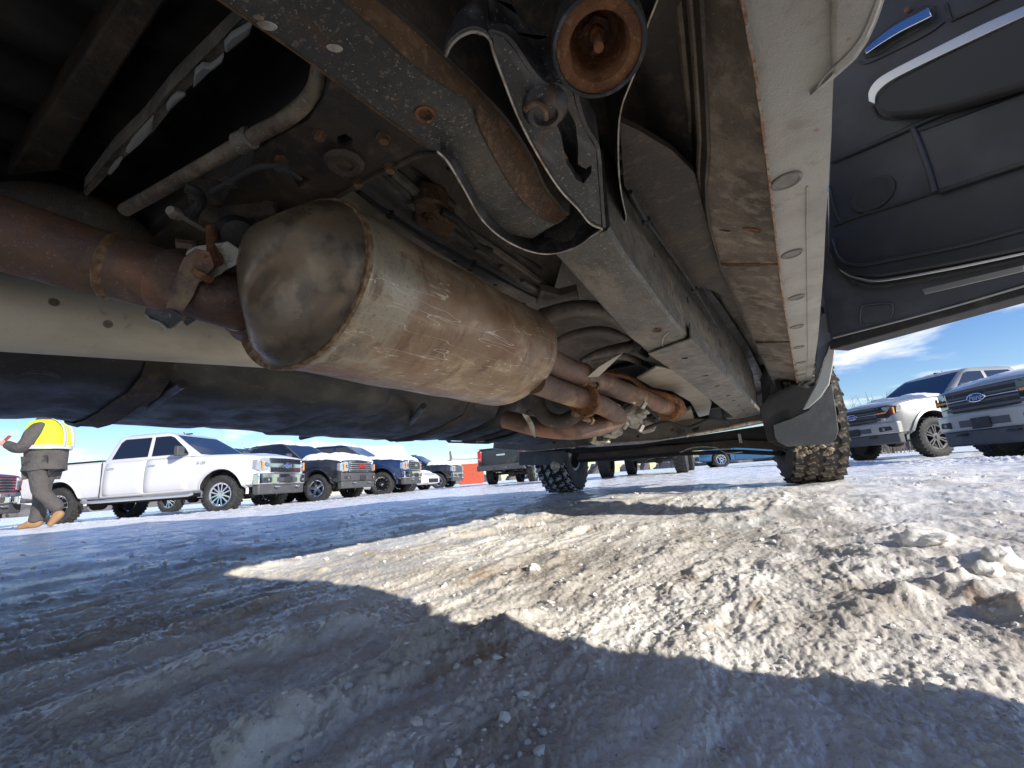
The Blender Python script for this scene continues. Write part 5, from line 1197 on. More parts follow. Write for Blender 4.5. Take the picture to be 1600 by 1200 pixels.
    # rear: tailgate, lamps, bumper
    b = B(); b.box((-2.955, 0, 1.02), (.03, 1.50, .60)); tg = sdef('tailgate', b, paint, T, bevel=.012)
    b = B(); b.box((-2.975, 0, 1.10), (.02, .34, .07)); sdef('tailgate_handle', b, m_chrome, tg, bevel=.01)
    for s in (-1, 1):
        b = B(); b.box((-2.93, s * .87, 1.08), (.10, .17, .42)); tl = sdef('tail_lamp', b, m_red, T, bevel=.03)
        b = B(); b.box((-2.984, s * .87, .98), (.008, .10, .07)); sdef('reversing_lens', b, m_lamp, tl)
    b = B(); b.box((-3.03, 0, .63), (.16, 1.9, .20)); b.box((-3.10, 0, .60), (.06, .5, .10)); sdef('rear_bumper', b, m_chrome if chrome else m_dgrey, T, bevel=.03)
    # front end
    fx = 2.87
    def curved(y): return fx - .10 * (abs(y) / .95) ** 2.4
    def fband(nm, z0, z1, hw, off, th, mat, parent=T, n=14, bev=.008):
        b = B(); yy = np.linspace(-hw, hw, n)
        b.loft([[V(curved(y_) + off, y_, z0), V(curved(y_) + off, y_, z1), V(curved(y_) + off - th, y_, z1), V(curved(y_) + off - th, y_, z0)] for y_ in yy]); return sdef(nm, b, mat, parent, bevel=bev)
    def slab(nm, pts, mat, parent=T, off=.03, th=.06, bev=.012):
        b = B(); b.plate([V(curved(py) + off, py, pz) for py, pz in pts], (-th, 0, 0)); return sdef(nm, b, mat, parent, bevel=bev)
    g = fband('grille', .82, 1.15, .66, .02, .05, m_dark)
    if front == 'mesh':          # two honeycomb strips and a bar with the oval badge
        for z0, z1 in ((.825, .93), (1.03, 1.14)):
            fr = fband('grille_frame', z0 - .012, z1 + .012, .66, .028, .03, m_chrome, g)
            fband('grille_back', z0, z1, .63, .036, .02, m_dark, g)
            b = B()
            for i in range(23):
                y_ = -.62 + 1.24 * i / 22
                b.box((curved(y_) + .044, y_, (z0 + z1) / 2), (.012, .014, z1 - z0))
            for j in range(4): 
                zz = z0 + (z1 - z0) * (j + .5) / 4
                for i in range(12): y_ = -.60 + 1.2 * (i + .5) / 12; b.box((curved(y_) + .046, y_, zz), (.012, .11, .008))
            o = sdef('grille_mesh', b, m_chrome, g); o['kind'] = 'stuff'
        fband('grille_bar', .935, 1.025, .78, .045, .04, m_chrome, g)
    elif front == 'slats':
        for i in range(5): fband('grille_bar', .845 + .062 * i, .866 + .062 * i, .65, .040, .02, m_chrome if chrome else m_dgrey, g)
    elif front == 'letters':
        fr = fband('grille_frame', .83, 1.16, .60, .03, .03, m_chrome, g); fband('grille_back', .86, 1.13, .56, .038, .02, m_dark, g)
        for i in range(4): fband('grille_bar', .88 + .066 * i, .905 + .066 * i, .56, .046, .02, m_satin, g)
    elif front == 'block':
        fband('grille_frame', .84, 1.16, .62, .03, .03, m_chrome if chrome else m_dgrey, g); fband('grille_back', .86, 1.13, .58, .038, .02, m_dark, g)
        for i in range(3): fband('grille_bar', .90 + .08 * i, .915 + .08 * i, .57, .044, .02, m_satin, g)
    elif front == 'bars':
        for i in range(4): fband('grille_bar', .845 + .085 * i, .885 + .085 * i, .66, .040, .02, m_dgrey, g)
        fband('grille_trim', .985, 1.0, .60, .052, .01, m_satin, g)
    if front in ('mesh', 'bars'):
        zc = .98 if front == 'mesh' else 1.0
        b = B(); b.lathe((fx + .05, 0, zc), (1, 0, 0), [(0, .001), (0, .155), (.012, .15), (.014, .14), (.010, .001)], 32, 1, .42, (0, 1, 0)); bd = sdef('oval_badge', b, m_chrome, g)
        b = B(); b.lathe((fx + .058, 0, zc), (1, 0, 0), [(0, .001), (0, .138), (.008, .135), (.008, .001)], 32, 1, .40, (0, 1, 0)); b2 = sdef('badge_enamel', b, m_badge, g)
        lettering('Ford', .11, m_satin, g, (fx + .068, 0, zc - .002), (1, 0, 0), .35, .002)
    if front == 'letters': lettering('GMC', .16, m_red, g, (fx + .06, 0, .995), (1, 0, 0), 0, .003, .01)
    if front == 'block': lettering('RAM', .13, m_satin, g, (fx + .058, 0, 1.0), (1, 0, 0), 0, .006, .008)
    for s in (-1, 1):
        hp = [(s * .67, .86), (s * .67, 1.14), (s * .80, 1.15), (s * .93, 1.10), (s * .95, .90), (s * .90, .84)]
        if front == 'bars': hp = [(s * .58, .90), (s * .58, 1.14), (s * .82, 1.16), (s * .955, 1.12), (s * .93, .98), (s * .80, .88)]
        b = B(); b.plate([V(curved(py) + .045 - (.07 if abs(py) > .9 else 0), py, pz) for py, pz in hp], (-.14, 0, 0)); hl = sdef('headlight', b, m_lamp if front != 'bars' else m_glass, T, bevel=.012)
        b = B(); b.box((curved(.84) + .046, s * .85, .98), (.02, .05, .20)); (sdef('amber_marker', b, m_amber, hl, bevel=.006) if front != 'bars' else None)
        b = B(); b.lathe((curved(.74) + .042, s * .74, 1.0), (1, 0, 0), [(0, .055), (.012, .055), (.006, .04), (.002, .001)], 16); sdef('projector', b, m_chrome if front != 'bars' else m_dark, hl)
        if front == 'bars':
            b = B(); b.box((curved(.7) + .052, s * .70, 1.0), (.01, .26, .03)); b.box((curved(.9) + .01, s * .925, 1.03), (.03, .02, .14)); sdef('amber_bar', b, m_amber, hl, bevel=.003)
        slab('fog_lamp', [(s * .60, .60), (s * .60, .70), (s * .84, .70), (s * .86, .62)], m_dark, T, .075, .03, .01)
        b = B(); b.lathe((curved(.7) + .078, s * .71, .65), (1, 0, 0), [(0, .03), (.01, .028), (.01, .001)], 12); sdef('fog_bulb', b, m_lamp, T)
        b = B(); b.tube(smoothpath([V(curved(.4) + .02, s * .36, .50), V(curved(.4) + .09, s * .36, .49), V(curved(.4) + .09, s * .48, .49), V(curved(.4) + .02, s * .48, .50)], 10), .016, 8); sdef('tow_hook', b, m_satin if chrome else m_dark, T)
    bm_ = {'mesh': m_chrome, 'letters': m_dgrey, 'block': m_chrome, 'slats': m_chrome, 'bars': paint}[front] if chrome or front == 'bars' else m_dgrey
    bp = fband('front_bumper', .55, .80, .96, .060, .14, bm_, T, 18, .025)
    fband('bumper_inset', .60, .70, .42, .070, .03, m_dgrey, bp)
    fband('lower_valance', .33, .56, .92, .030, .16, m_dgrey, T, 16, .03)
    b = B(); b.box((fx + .085, 0, .64), (.012, .31, .155)); pt = sdef('plate_holder', b, m_dark, T, bevel=.004)
    return T
def hoodsnow(T, label, x0=1.38, x1=2.74, hy=.80, seed=1., lift=.0, thick=.07, kind='snow', zfun=None, cat='snow', group='snow lying on parked vehicles'):
    """a lying sheet of snow with a ragged edge; rests on the vehicle, so it stays top-level"""
    zf = zfun or (lambda x: float(np.interp(x, [1.25, 1.7, 2.3, 2.62, 2.78], [1.34, 1.345, 1.315, 1.27, 1.21])))
    b = B(); nx, ny = 30, 26; top = []
    vs = []; 
    for i in range(nx + 1):
        for j in range(ny + 1):
            u = i / nx; v = j / ny * 2 - 1; x = x0 + (x1 - x0) * u; n1 = noise.noise(V(x * 3, v * 2 + seed, seed))
            yv = v * hy * (1 + .05 * noise.noise(V(x * 5, seed, v > 0)))
            e = min(1, (1 - abs(v)) * 9) * min(1, u * 14) * min(1, (1 - u) * 10); e = max(0, e) ** .5
            vs.append(V(x + .03 * noise.noise(V(v * 5, seed, u > .5)), yv, zf(x) - .04 * v * v + thick * e * (.8 + .6 * n1) + .004 + lift + .012 * noise.noise(V(x * 14, yv * 14, seed))))
    n = ny + 1; b.add(vs, [(i * n + j, i * n + j + 1, (i + 1) * n + j + 1, (i + 1) * n + j) for i in range(nx) for j in range(ny)])
    lo_ = [V(v.x, v.y, zf(v.x) - .07) for v in vs]; k = len(vs)
    b.add(lo_, [(i * n + j, (i + 1) * n + j, (i + 1) * n + j + 1, i * n + j + 1) for i in range(nx) for j in range(ny)])
    rim = [j for j in range(n)] + [i * n + ny for i in range(1, nx + 1)] + [nx * n + j for j in range(ny - 1, -1, -1)] + [i * n for i in range(nx - 1, 0, -1)]
    b.f += [(rim[q], rim[(q + 1) % len(rim)], k + rim[(q + 1) % len(rim)], k + rim[q]) for q in range(len(rim))]
    o = b.done('snow_cover', m_csnow, None, smooth=60, loc=(0, 0, 0)); o.location = T.location; o.rotation_euler = T.rotation_euler
    tag(o, label, cat, group); return o

WT = pickup('parked_pickup', 'white crew cab pickup with chrome grille behind the person in the yellow vest', -13.2, 4.85, -.083, .50, m_white, 'mesh', (1.95, -1.95), 'six', badge='F-150', group='pickups parked in a row on the left')
GT = pickup('parked_pickup', 'black pickup with red grille letters, second in the left row', -14.985, 8.74, -.059, .334, m_black, 'letters', (1.95, -1.73), 'five', Rr=.41, group='pickups parked in a row on the left')
RT = pickup('parked_pickup', 'dark blue pickup with chrome bumper beside the black one, snow on its bonnet', -15.1, 11.05, -.049, .471, m_blue, 'block', (1.95, -1.73), 'six', Rr=.41, group='pickups parked in a row on the left')
BT = pickup('parked_pickup', 'black pickup with snowy bonnet half hidden beyond the dark blue one and white car', -19.2, 18.6, -.02, .40, m_black, 'slats', (1.95, -1.73), 'five', Rr=.40, group='pickups parked in a row on the left')
S1 = pickup('parked_pickup', 'silver pickup with twelve spoke wheel in view, parked behind the other silver one', 3.158, 15.0, -.014, -2.437, m_silver, 'bars', (1.95, -1.73), 'multi', m_dgrey, chrome=False, step=False, Rr=.42, group='silver pickups parked on the right')
S2 = pickup('parked_pickup', 'nearer silver pickup cut off by the right edge of the photo', 4.78, 10.2, -.17, -2.72, m_silver, 'bars', (1.95, -1.73), 'multi', m_dgrey, chrome=False, step=False, Rr=.42, group='silver pickups parked on the right')
RR = pickup('parked_pickup', 'black pickup showing its tailgate and red tail lamp beside the red steel panel', -10.55, 17.0, .02, 1.825, m_black, 'slats', (1.95, -1.73), 'five', group=None, chrome=False)
FT = pickup('parked_pickup', 'dark lifted pickup seen between the front wheels, only axle and tyres in view', -3.643, 12.4, .043, 1.739, m_black, 'slats', (1.95, -1.73), 'five', Rr=.42, chrome=False, step=False)
MT = pickup('parked_pickup', 'maroon pickup cut by the left edge of the photo behind the person', -17.5, .35, -.08, .62, m_maroon, 'slats', (1.95, -1.73), 'five')
HT = pickup('parked_pickup', 'dark pickup hidden behind the white one, only its chrome wheel shows below', -16.6, 8.0, -.07, .42, m_black, 'slats', (1.95, -1.73), 'six')
hoodsnow(GT, 'thick snow sheet on the bonnet of the black pickup with red letters', seed=1.3, thick=.17, hy=.93, x0=1.3)
hoodsnow(RT, 'snow sheet on the bonnet of the dark blue pickup', seed=5.3, thick=.13, hy=.92, x0=1.3)
hoodsnow(BT, 'snow sheet on the bonnet of the half hidden black pickup', seed=8.3, thick=.15, hy=.92, x0=1.3)
hoodsnow(S2, 'thin snow on the bonnet of the nearer silver pickup', seed=2.7, thick=.03, hy=.78)
hoodsnow(S1, 'small snow heap below the windscreen of the farther silver pickup', seed=4.7, x0=1.30, x1=1.75, hy=.80, thick=.10)
for T, lb, sd in ((GT, 'snow on the cab roof of the black pickup with red letters', 3.1), (RT, 'snow on the cab roof of the dark blue pickup', 6.1), (S1, 'thin snow on the cab roof of the farther silver pickup', 9.1)):
    hoodsnow(T, lb, x0=-.70, x1=.36, hy=.62, seed=sd, thick=.13 if T is not S1 else .03, zfun=lambda x: 1.95)

def coupe(name, label, x, y, z, a, paint, L=4.7, H=1.38, wheel='star', Rr=.33, group=None):
    T = empty(name, label, 'car', (x, y, z), a, group); hw = .92; xf, xr = L * .5 - .9, -L * .5 + .95; k = L / 4.7
    st = [(-2.33 * k, .78, .42, .92, .02), (-2.2 * k, .88, .30, .98, .02), (-1.4 * k, .92, .24, .99, .02), (0, .92, .22, .95, .02), (1.0 * k, .92, .23, .93, .03), (1.7 * k, .91, .25, .84, .03), (2.1 * k, .86, .26, .74, .03), (2.3 * k, .72, .30, .62, .02)]
    b = B(); b.loft([section(*s) for s in st]); body = sdef('body', b, paint, T, smooth=40); arches(body, (xf, xr), .92, Rr + .06, Rr + .01, .3)
    lv = [(.90, -1.75 * k, 1.15 * k, .84), (.98, -1.6 * k, .95 * k, .80), (1.18, -1.15 * k, .45 * k, .70), (1.32, -.8 * k, .05 * k, .62), (H, -.5 * k, -.2 * k, .42)]
    def ring(zz, x0, x1, hy):
        r = .12; out = []
        for (cx_, cy_, a0) in ((x1 - r, hy - r, 0), (x0 + r, hy - r, 90), (x0 + r, -hy + r, 180), (x1 - r, -hy + r, 270)):
            for q in range(4): an = R(a0 + 30 * q); out.append(V(cx_ + r * math.cos(an), cy_ + r * math.sin(an), zz))
        return out
    b = B(); b.loft([ring(*l) for l in lv]); sdef('cabin', b, paint, T, smooth=45)
    zq = [l[0] for l in lv]; hy = lambda z_: float(np.interp(z_, zq, [l[3] for l in lv])); xq = lambda z_: float(np.interp(z_, zq, [l[2] for l in lv]))
    for s in (-1, 1):
        b = B(); b.plate([V(px * k, s * (hy(pz) + .006), pz) for px, pz in ((-1.3, 1.0), (.75, 1.0), (.35, 1.17), (.0, 1.28), (-.7, 1.28), (-1.1, 1.15))], (0, -s * .02, 0)); sdef('side_window', b, m_glass, T, smooth=0)
        b = B(); b.plate([V(2.20 * k, s * .55, .58), V(2.22 * k, s * .55, .68), V(2.05 * k, s * .80, .73), V(1.95 * k, s * .86, .70), V(2.08 * k, s * .82, .60)], (.04, 0, .01)); sdef('headlight', b, m_lamp, T, bevel=.01)
        b = B(); b.box((.3 * k, s * .925, .58), (1.15, .012, .52)); d = sdef('door', b, paint, T, bevel=.005); b = B(); b.box((-.1, s * .938, .76), (.16, .02, .03)); sdef('handle', b, paint, d, bevel=.005)
        b = B(); b.box((.65 * k, s * .98, 1.0), (.10, .16, .11)); sdef('mirror', b, paint, T, bevel=.03)
        for xx in (xf, xr): add_wheel(T, xx, s * .80, Rr, .22, wheel, m_chrome)
    b = B(); b.plate([V(xq(z_) + .012, yy, z_) for z_, yy in ((.96, -.70), (.96, .70), (1.18, .62), (1.30, .54), (1.30, -.54), (1.18, -.62))], (-.02, 0, -.02)); sdef('windscreen', b, m_glass, T, smooth=0)
    b = B(); b.box((2.27 * k, 0, .42), (.08, 1.1, .20)); sdef('lower_grille', b, m_dark, T, bevel=.03)
    b = B(); b.box((0, 0, .30), (4.0 * k, 1.3, .12)); sdef('underbody', b, m_dark, T)
    return T
BC = coupe('parked_car', 'low steel blue car with star spoked wheel seen between the front wheels', -2.22, 22.75, .025, 3.50, m_lblue)
WC = coupe('parked_car', 'white car low between the dark blue pickup and the half hidden black pickup', -16.9, 14.9, -.03, .35, m_white, Rr=.34)
hoodsnow(WC, 'snow on the bonnet of the low white car', x0=1.1, x1=1.95, hy=.75, seed=2.2, thick=.06, zfun=lambda x: float(np.interp(x, [1.0, 1.7, 2.1], [.96, .87, .77])))

# ================================================================== things standing at the back of the lot
def place(px, dist, z=None):
    d = ray(px, 760); k = dist / math.hypot(d[0], d[1]); x, y = d[0] * k, d[1] * k
    return x, y
x, y = place(548, 62); BD = empty('building', 'beige metal building with a low gable behind the row of pickups', 'building', (x, y, 0), 2.45)
b = B(); b.plate([V(-9, -6, 0), V(9, -6, 0), V(9, -6, 3.9), V(0, -6, 5.7), V(-9, -6, 3.9)], (0, 14, 0)); sdef('wall', b, m_tanb, BD, smooth=0)
for s in (-1, 1):
    b = B(); b.plate([V(0, -6.4, 5.72), V(s * 9.4, -6.4, 3.84), V(s * 9.4, -6.4, 3.98), V(0, -6.4, 5.86)], (0, 14.8, 0)); sdef('roof', b, m_csnow, BD, smooth=0)
b = B()
for i in range(37): b.box((-9 + i * .5, -6.02, 1.9), (.06, .04, 3.8))
o = sdef('wall_rib', b, m_tanb, BD); o['kind'] = 'stuff'
b = B(); b.box((2, -6.03, 1.6), (3.4, .06, 3.2)); sdef('roller_door', b, m_csnow, BD)
b = B(); b.box((-4, -6.04, 1.1), (1.0, .06, 2.1)); sdef('door', b, m_dgrey, BD)
# red steel panel
x, y = place(737, 33); RP = empty('steel_skip', 'faded red steel skip standing behind the snowy black pickup', 'skip', (x, y, -.03), 2.1)
b = B(); b.plate([V(-.55, -.8, .1), V(.55, -.8, .1), V(.62, -.8, 1.5), V(-.62, -.8, 1.5)], (0, 1.6, 0)); sdef('body', b, m_redp, RP, bevel=.02)
for i in range(5):
    b = B(); b.bar(V(-.45 + .225 * i, -.83, .15), V(-.5 + .25 * i, -.83, 1.55), .06, .06, (0, 1, 0)); sdef('rib', b, m_redp, RP)
b = B(); b.bar(V(-.64, -.83, 1.6), V(.64, -.83, 1.6), .09, .09); sdef('rim', b, m_redp, RP)
# light pole, power poles and wires
x, y = place(706, 40); PO = empty('utility_pole', 'grey wooden pole with a crossarm left of the red skip', 'pole', (x, y, 0), 2.2)
b = B(); b.tube([V(0, 0, 0), V(0, 0, 3.0)], [.11, .08], 10); sdef('pole', b, m_wood, PO)
b = B(); b.box((0, 0, 2.75), (1.4, .08, .10)); b.box((.3, 0, 2.45), (.25, .2, .35)); sdef('crossarm', b, m_wood, PO)
x2, y2 = place(830, 44)
b = B(); 
pa_ = V(x, y, 2.3); pb_ = V(x2, y2, 3.4)
b.tube([pa_.lerp(pb_, t) + V(0, 0, -.5 * math.sin(math.pi * t)) for t in np.linspace(0, 1, 12)], .03, 6); o = b.done('power_cable', m_dark, None); tag(o, 'dark cable running from the grey pole towards the black tailgate', 'cable')
b = B(); b.tube([V(*place(706, 40), 2.2), V(*place(650, 41), 1.7), V(*place(628, 42), 1.9)], .03, 6); o = b.done('power_cable', m_dark, None); tag(o, 'dark cable running left from the grey pole over the white car', 'cable')
# bare brush behind the silver pickups
def brush(px, dist, n, hgt, label, seed):
    x, y = place(px, dist); T = empty('bare_bush', label, 'bush', (x, y, 0)); rnd = random.Random(seed); b = B()
    for i in range(n):
        a = rnd.uniform(0, 6.28); r = rnd.uniform(0, 2.2); p = V(r * math.cos(a), r * math.sin(a), 0); d = V(rnd.uniform(-.3, .3), rnd.uniform(-.3, .3), 1).normalized(); h = hgt * rnd.uniform(.5, 1)
        q = p + d * h; b.tube([p, p.lerp(q, .5) + V(rnd.uniform(-.1, .1), 0, 0), q], [.03, .02, .006], 5)
        for j in range(6):
            s_ = p.lerp(q, rnd.uniform(.4, .95)); e = s_ + V(rnd.uniform(-.5, .5), rnd.uniform(-.5, .5), rnd.uniform(.2, .6)); b.tube([s_, e], [.012, .004], 4)
    o = sdef('twigs', b, m_wood, T, smooth=0); o['kind'] = 'stuff'
brush(1408, 42, 60, 4.6, 'bare brush rising behind the bonnet of the farther silver pickup', 1)
brush(1380, 48, 40, 4.2, 'bare brush farther left behind the silver pickups', 2)
# low tree line on the horizon
def treeline():
    b = B(); rnd = random.Random(5)
    for i in range(420):
        a = R(rnd.uniform(20, 175)); r = rnd.uniform(150, 230); x, y = r * math.cos(a), r * math.sin(a); h = rnd.uniform(1.5, 3.4); w = rnd.uniform(1.5, 4)
        vs, fs, bm_ = rock_mesh((w, w, h), i * 1.7, 2); bm_.free(); b.add([Vector(v) + V(x, y, h * .2) for v in vs], fs)
    o = b.done('tree_line', pmat('far bare trees', (.12, .115, .12), .9), None); tag(o, 'low dark line of far bare trees on the horizon', None, kind='stuff')
treeline()

# ================================================================== people
def skinned(name, mat, parent, verts, edges, radii, root=0, sub=1, smooth=80):
    me = bpy.data.meshes.new(name); me.from_pydata([tuple(v) for v in verts], edges, []); me.update()
    o = bpy.data.objects.new(name, me); COL.objects.link(o); o.parent = parent
    sk = o.modifiers.new('skin', 'SKIN'); sk.use_smooth_shade = True
    for i, r in enumerate(radii):
        d = me.skin_vertices[0].data[i]; d.radius = r if isinstance(r, tuple) else (r, r); d.use_root = (i == root)
    sb = o.modifiers.new('sub', 'SUBSURF'); sb.levels = sub; sb.render_levels = sub
    bpy.context.view_layer.update(); bake(o); o.data.materials.clear(); o.data.materials.append(mat)
    o.data.polygons.foreach_set('use_smooth', [True] * len(o.data.polygons))
    return o
def wrinkle(o, amp, sc):
    for v in o.data.vertices:
        n = v.co * sc; v.co += V(noise.noise(n), noise.noise(n + V(9, 0, 0)), noise.noise(n + V(0, 9, 0))) * amp
gx, gy = gpt(56, 822, 0); k = 9.9 / math.hypot(gx, gy); gx, gy = gx * k, gy * k
view = math.atan2(gy, gx)
PE = empty('person', 'person in yellow reflective vest walking left past the white pickup, phone in hand', 'person', (gx, gy, -.045), view + math.pi / 2 - .45)
# local: +x forward (image left), +y is the person's left, away... towards lens is -y after the turn
s_ = 1.02
def q(x, y, z): return V(x, y, z) * s_
sdn = -1
# shared pose
hipL, hipR = q(.02, -.10, .92), q(.02, .10, .92)
kneeN, ankN, toeN = q(.03, -.11, .50), q(.06, -.11, .10), q(.26, -.12, .05)
kneeF, ankF, toeF = q(-.06, .11, .52), q(-.30, .12, .20), q(-.20, .12, .04)
chest, neck, head = q(.03, 0, 1.36), q(.05, 0, 1.58), q(.10, 0, 1.68)
shN, elN, wrN = q(.03, -.21, 1.48), q(.12, -.30, 1.13), q(.40, -.20, 1.20)
shF, elF, wrF = q(.03, .21, 1.48), q(.14, .27, 1.14), q(.42, .12, 1.24)
vs = [q(0, 0, .97), q(0, 0, 1.12), chest, neck, head, q(.11, 0, 1.78), shN, elN, wrN, shF, elF, wrF, hipL, kneeN, ankN, hipR, kneeF, ankF, q(.47, -.18, 1.24), q(.50, .10, 1.28), toeN, toeF]
ed = [(0, 1), (1, 2), (2, 3), (3, 4), (4, 5), (2, 6), (6, 7), (7, 8), (8, 18), (2, 9), (9, 10), (10, 11), (11, 19), (0, 12), (12, 13), (13, 14), (0, 15), (15, 16), (16, 17), (14, 20), (17, 21)]
rd_ = [.15, .13, .15, .06, .085, .07, .06, .042, .028, .06, .042, .028, .085, .058, .04, .085, .058, .04, (.035, .018), (.035, .018), .035, .035]
bd = skinned('body', m_skin, PE, vs, ed, rd_, 0, 2)
def fingers(w, tip, parent, up_):
    base = tip; d = (tip - w).normalized(); sdv = d.cross(V(0, 0, 1)).normalized()
    for i, (o_, l) in enumerate(((-.030, .060), (-.010, .070), (.010, .066), (.030, .052))):
        r_ = base + sdv * o_ - d * .01; b = B(); b.tube([r_, r_ + d * l * .45 + V(0, 0, .008), r_ + d * l * .75 + V(0, 0, .030), r_ + d * l * .72 + V(0, 0, .052)], [.009, .009, .008, .006], 8); sdef('finger', b, m_skin, parent)
    r_ = w + sdv * .03 + d * .03; b = B(); b.tube([r_, r_ + d * .02 + sdv * .015 + V(0, 0, .02), r_ + d * .04 + V(0, 0, .05)], [.012, .010, .007], 8); sdef('thumb', b, m_skin, parent)
fingers(wrN, q(.47, -.18, 1.24), bd, 1); fingers(wrF, q(.50, .10, 1.28), bd, 1)
# face
b = B(); b.tube([q(.185, 0, 1.72), q(.215, 0, 1.695), q(.20, 0, 1.685)], [.010, .014, .008], 8); sdef('nose', b, m_skin, bd)
for s in (-1, 1):
    b = B(); b.lathe(q(.185, s * .032, 1.725), (1, 0, 0), [(-.01, .013), (.006, .010), (.010, .001)], 10); sdef('eye', b, m_dark, bd)
    b = B(); b.lathe(q(.10, s * .082, 1.705), (0, s, 0), [(-.004, .03), (.008, .028), (.012, .001)], 12, .6, 1, (1, 0, 0)); sdef('ear', b, m_skin, bd)
b = B(); b.box(q(.195, 0, 1.65), (.008, .045, .008)); sdef('mouth', b, m_red, bd)
b = B(); b.lathe(q(.10, 0, 1.725), (0, 0, 1), [(0, .098), (.05, .100), (.10, .075), (.13, .02), (.132, .001)], 20); sdef('knit_cap', b, m_dark, PE, smooth=60)
# clothing
def torso(name, mat, parent, rings, amp, sc, thick=.02):
    b = B(); secs = []
    for z, rx, ry, ox in rings: secs.append([q(ox, 0, z) + V(math.cos(2 * math.pi * k_ / 36) * rx * .94, math.sin(2 * math.pi * k_ / 36) * ry * .94, 0) for k_ in range(36)])
    b.loft(secs, cap=False); o = sdef(name, b, mat, parent, smooth=70); wrinkle(o, amp, sc); m_ = o.modifiers.new('solid', 'SOLIDIFY'); m_.thickness = thick; sb = o.modifiers.new('sub', 'SUBSURF'); sb.levels = sb.render_levels = 1; return o
jk = torso('jacket', m_coat, PE, [(.84, .27, .25, -.01), (.86, .275, .255, -.01), (.92, .265, .25, -.01), (1.0, .255, .24, -.01), (1.06, .26, .24, -.01), (1.12, .262, .245, 0), (1.2, .26, .24, 0), (1.3, .25, .235, .01), (1.42, .24, .23, .02), (1.52, .20, .21, .03), (1.58, .15, .16, .04), (1.66, .11, .11, .05)], .02, 8)
sv = skinned('sleeves', m_coat, jk, [q(.05, 0, 1.45), shN, elN, wrN - V(.02, 0, 0), shF, elF, wrF - V(.02, 0, 0), elN.lerp(wrN, .5), elF.lerp(wrF, .5)], [(0, 1), (1, 2), (2, 7), (7, 3), (0, 4), (4, 5), (5, 8), (8, 6)], [.10, .105, .092, .062, .105, .092, .062, .08, .08], 0, 2); wrinkle(sv, .018, 10)
tr_ = skinned('trousers', m_coat, PE, [q(0, 0, .93), hipL + V(0, -.01, -.02), kneeN, ankN + V(.0, 0, -.02), hipR + V(0, .01, -.02), kneeF, ankF + V(-.02, 0, .04)], [(0, 1), (1, 2), (2, 3), (0, 4), (4, 5), (5, 6)], [.17, .135, .105, .095, .135, .105, .09], 0, 2); wrinkle(tr_, .02, 9)
vt = torso('vest', m_vest, PE, [(1.15, .285, .268, 0), (1.17, .285, .268, 0), (1.25, .285, .266, 0), (1.38, .275, .258, .01), (1.48, .255, .245, .02), (1.55, .21, .22, .03), (1.60, .15, .17, .04)], .012, 7)
def torso_ring(z, r1, r2, w, name, mat, parent):
    b = B(); secs = []
    for k_ in range(41):
        an = 2 * math.pi * k_ / 40; c = V(math.cos(an) * r1, math.sin(an) * r2, 0); o_ = q(0, 0, z)
        secs.append([o_ + c, o_ + c + V(0, 0, w), o_ + c * .93 + V(0, 0, w), o_ + c * .93])
    b.loft(secs, cap=False); return sdef(name, b, mat, parent, smooth=60)
torso_ring(1.150, .292, .276, .055, 'reflective_band', m_refl, vt)
for s in (-1, 1):
    b = B(); pth = [q(x_, s * .115, z_) for x_, z_ in ((-.268, 1.19), (-.27, 1.28), (-.258, 1.38), (-.23, 1.48), (-.17, 1.56), (-.09, 1.605))]; b.loft([[p + V(0, -.026, 0), p + V(0, .026, 0), p + V(.02, .026, 0), p + V(.02, -.026, 0)] for p in smoothpath(pth, 16)]); sdef('reflective_band', b, m_refl, vt)
for s in (-1, 1):
    b = B(); pth = smoothpath([q(.085, s * .225, 1.21), q(.085, s * .225, 1.30), q(.07, s * .20, 1.40), q(.06, s * .13, 1.475)], 14); b.loft([[p + V(-.025, 0, 0), p + V(.025, 0, 0), p + V(.025, -s * .03, 0), p + V(-.025, -s * .03, 0)] for p in pth]); sdef('reflective_band', b, m_refl, vt)
for (an, tt, nm) in ((ankN, toeN, 'boot'), (ankF, toeF, 'boot')):
    d = (tt - an).normalized(); heel = an + (V(-.07, 0, -.05) if an is ankN else V(-.06, 0, .015))
    o = skinned(nm, m_boot, PE, [an + V(0, 0, .07), an, heel, an.lerp(tt, .5), tt], [(0, 1), (1, 2), (1, 3), (3, 4)], [.062, .062, .045, (.055, .05), (.05, .035)], 1, 2)
PH = B(); PH.box((0, 0, 0), (.012, .078, .155)); c0 = q(.51, -.05, 1.33)
po = PH.done('phone', m_red, None, bevel=.008, loc=(0, 0, 0)); po.matrix_world = Matrix.Translation((gx, gy, -.045)) @ Matrix.Rotation(view + math.pi / 2 - .45, 4, 'Z') @ Matrix.Translation(c0) @ Matrix.Rotation(-.6, 4, 'Y')
tag(po, 'pink red phone held by the person in the yellow vest', 'phone')
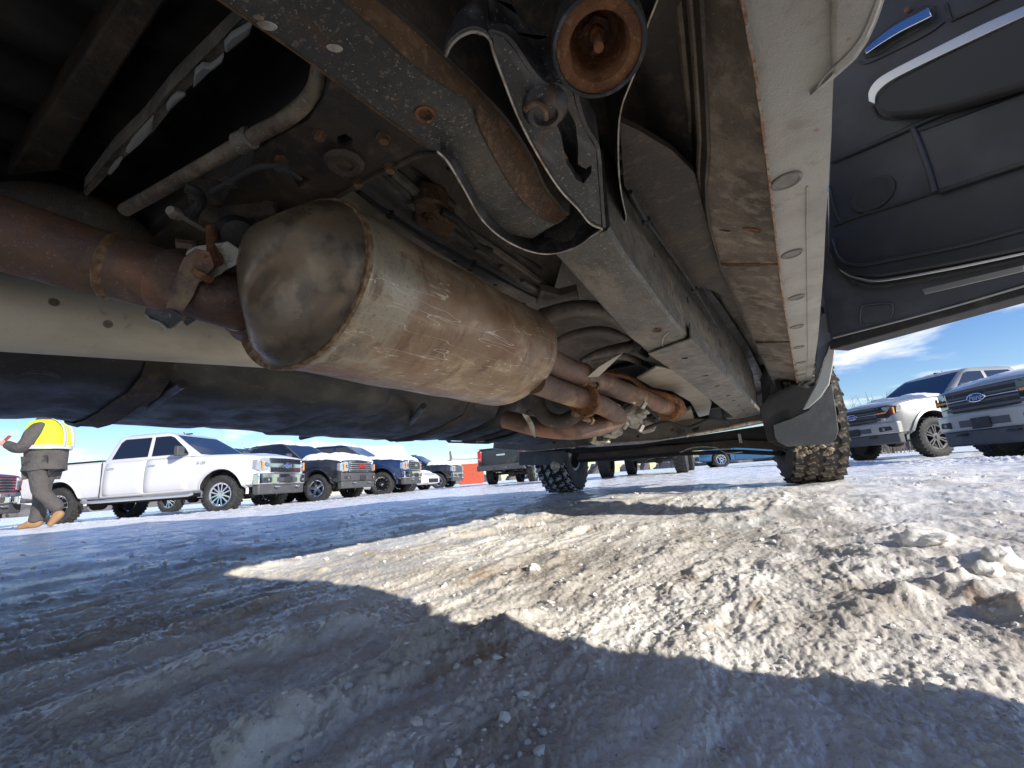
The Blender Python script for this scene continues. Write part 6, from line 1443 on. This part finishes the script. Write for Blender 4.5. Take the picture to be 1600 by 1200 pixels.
# unseen photographer crouching beside the truck, added to cast the shadow on the slush
PG = empty('person', 'unseen person in dark coat crouching beside the lens, whose shadow lies on the slush', 'person', (.78, .06, .0), math.pi)
g1 = skinned('body', m_skin, PG, [V(0, 0, .42), V(.10, 0, .62), V(.26, 0, .78), V(.34, 0, .88), V(.26, -.2, .76), V(.22, -.3, .52), V(.42, -.22, .36), V(.26, .2, .76), V(.22, .3, .52), V(.42, .2, .36), V(.2, -.14, .46), V(.40, -.2, .46), V(.22, -.2, .08), V(.2, .14, .46), V(.40, .2, .46), V(.22, .2, .08)],
             [(0, 1), (1, 2), (2, 3), (2, 4), (4, 5), (5, 6), (2, 7), (7, 8), (8, 9), (0, 10), (10, 11), (11, 12), (0, 13), (13, 14), (14, 15)], [.16, .15, .15, .06, .06, .045, .03, .06, .045, .03, .1, .07, .045, .1, .07, .045], 0, 1)
g2 = skinned('coat', m_coat, PG, [V(-.02, 0, .34), V(.0, 0, .46), V(.10, 0, .66), V(.24, 0, .82), V(.26, -.2, .78), V(.22, -.31, .52), V(.40, -.23, .38), V(.26, .2, .78), V(.22, .31, .52), V(.40, .21, .38)], [(0, 1), (1, 2), (2, 3), (3, 4), (4, 5), (5, 6), (3, 7), (7, 8), (8, 9)], [(.30, .30), (.27, .26), (.22, .22), (.19, .19), .11, .09, .06, .11, .09, .06], 1, 2)
g3 = skinned('trousers', m_coat, PG, [V(0, 0, .40), V(.2, -.14, .46), V(.42, -.2, .47), V(.22, -.2, .10), V(.2, .14, .46), V(.42, .2, .47), V(.22, .2, .10)], [(0, 1), (1, 2), (2, 3), (0, 4), (4, 5), (5, 6)], [.2, .14, .10, .08, .14, .10, .08], 0, 2)
b = B(); b.lathe((.37, 0, .84), (.1, 0, 1), [(0, .05), (.03, .095), (.10, .105), (.18, .085), (.215, .03), (.217, .001)], 20); sdef('head', b, m_skin, PG, smooth=60)
b = B(); b.lathe((.375, 0, .93), (.05, 0, 1), [(0, .112), (.06, .112), (.12, .07), (.14, .001)], 20); sdef('knit_cap', b, m_dark, PG, smooth=60)
for s in (-.2, .2):
    o = skinned('boot', m_boot, PG, [V(.20, s, .14), V(.20, s, .07), V(.12, s, .05), V(.30, s, .05), V(.38, s, .04)], [(0, 1), (1, 2), (1, 3), (3, 4)], [.06, .06, .045, .05, .04], 1, 1)
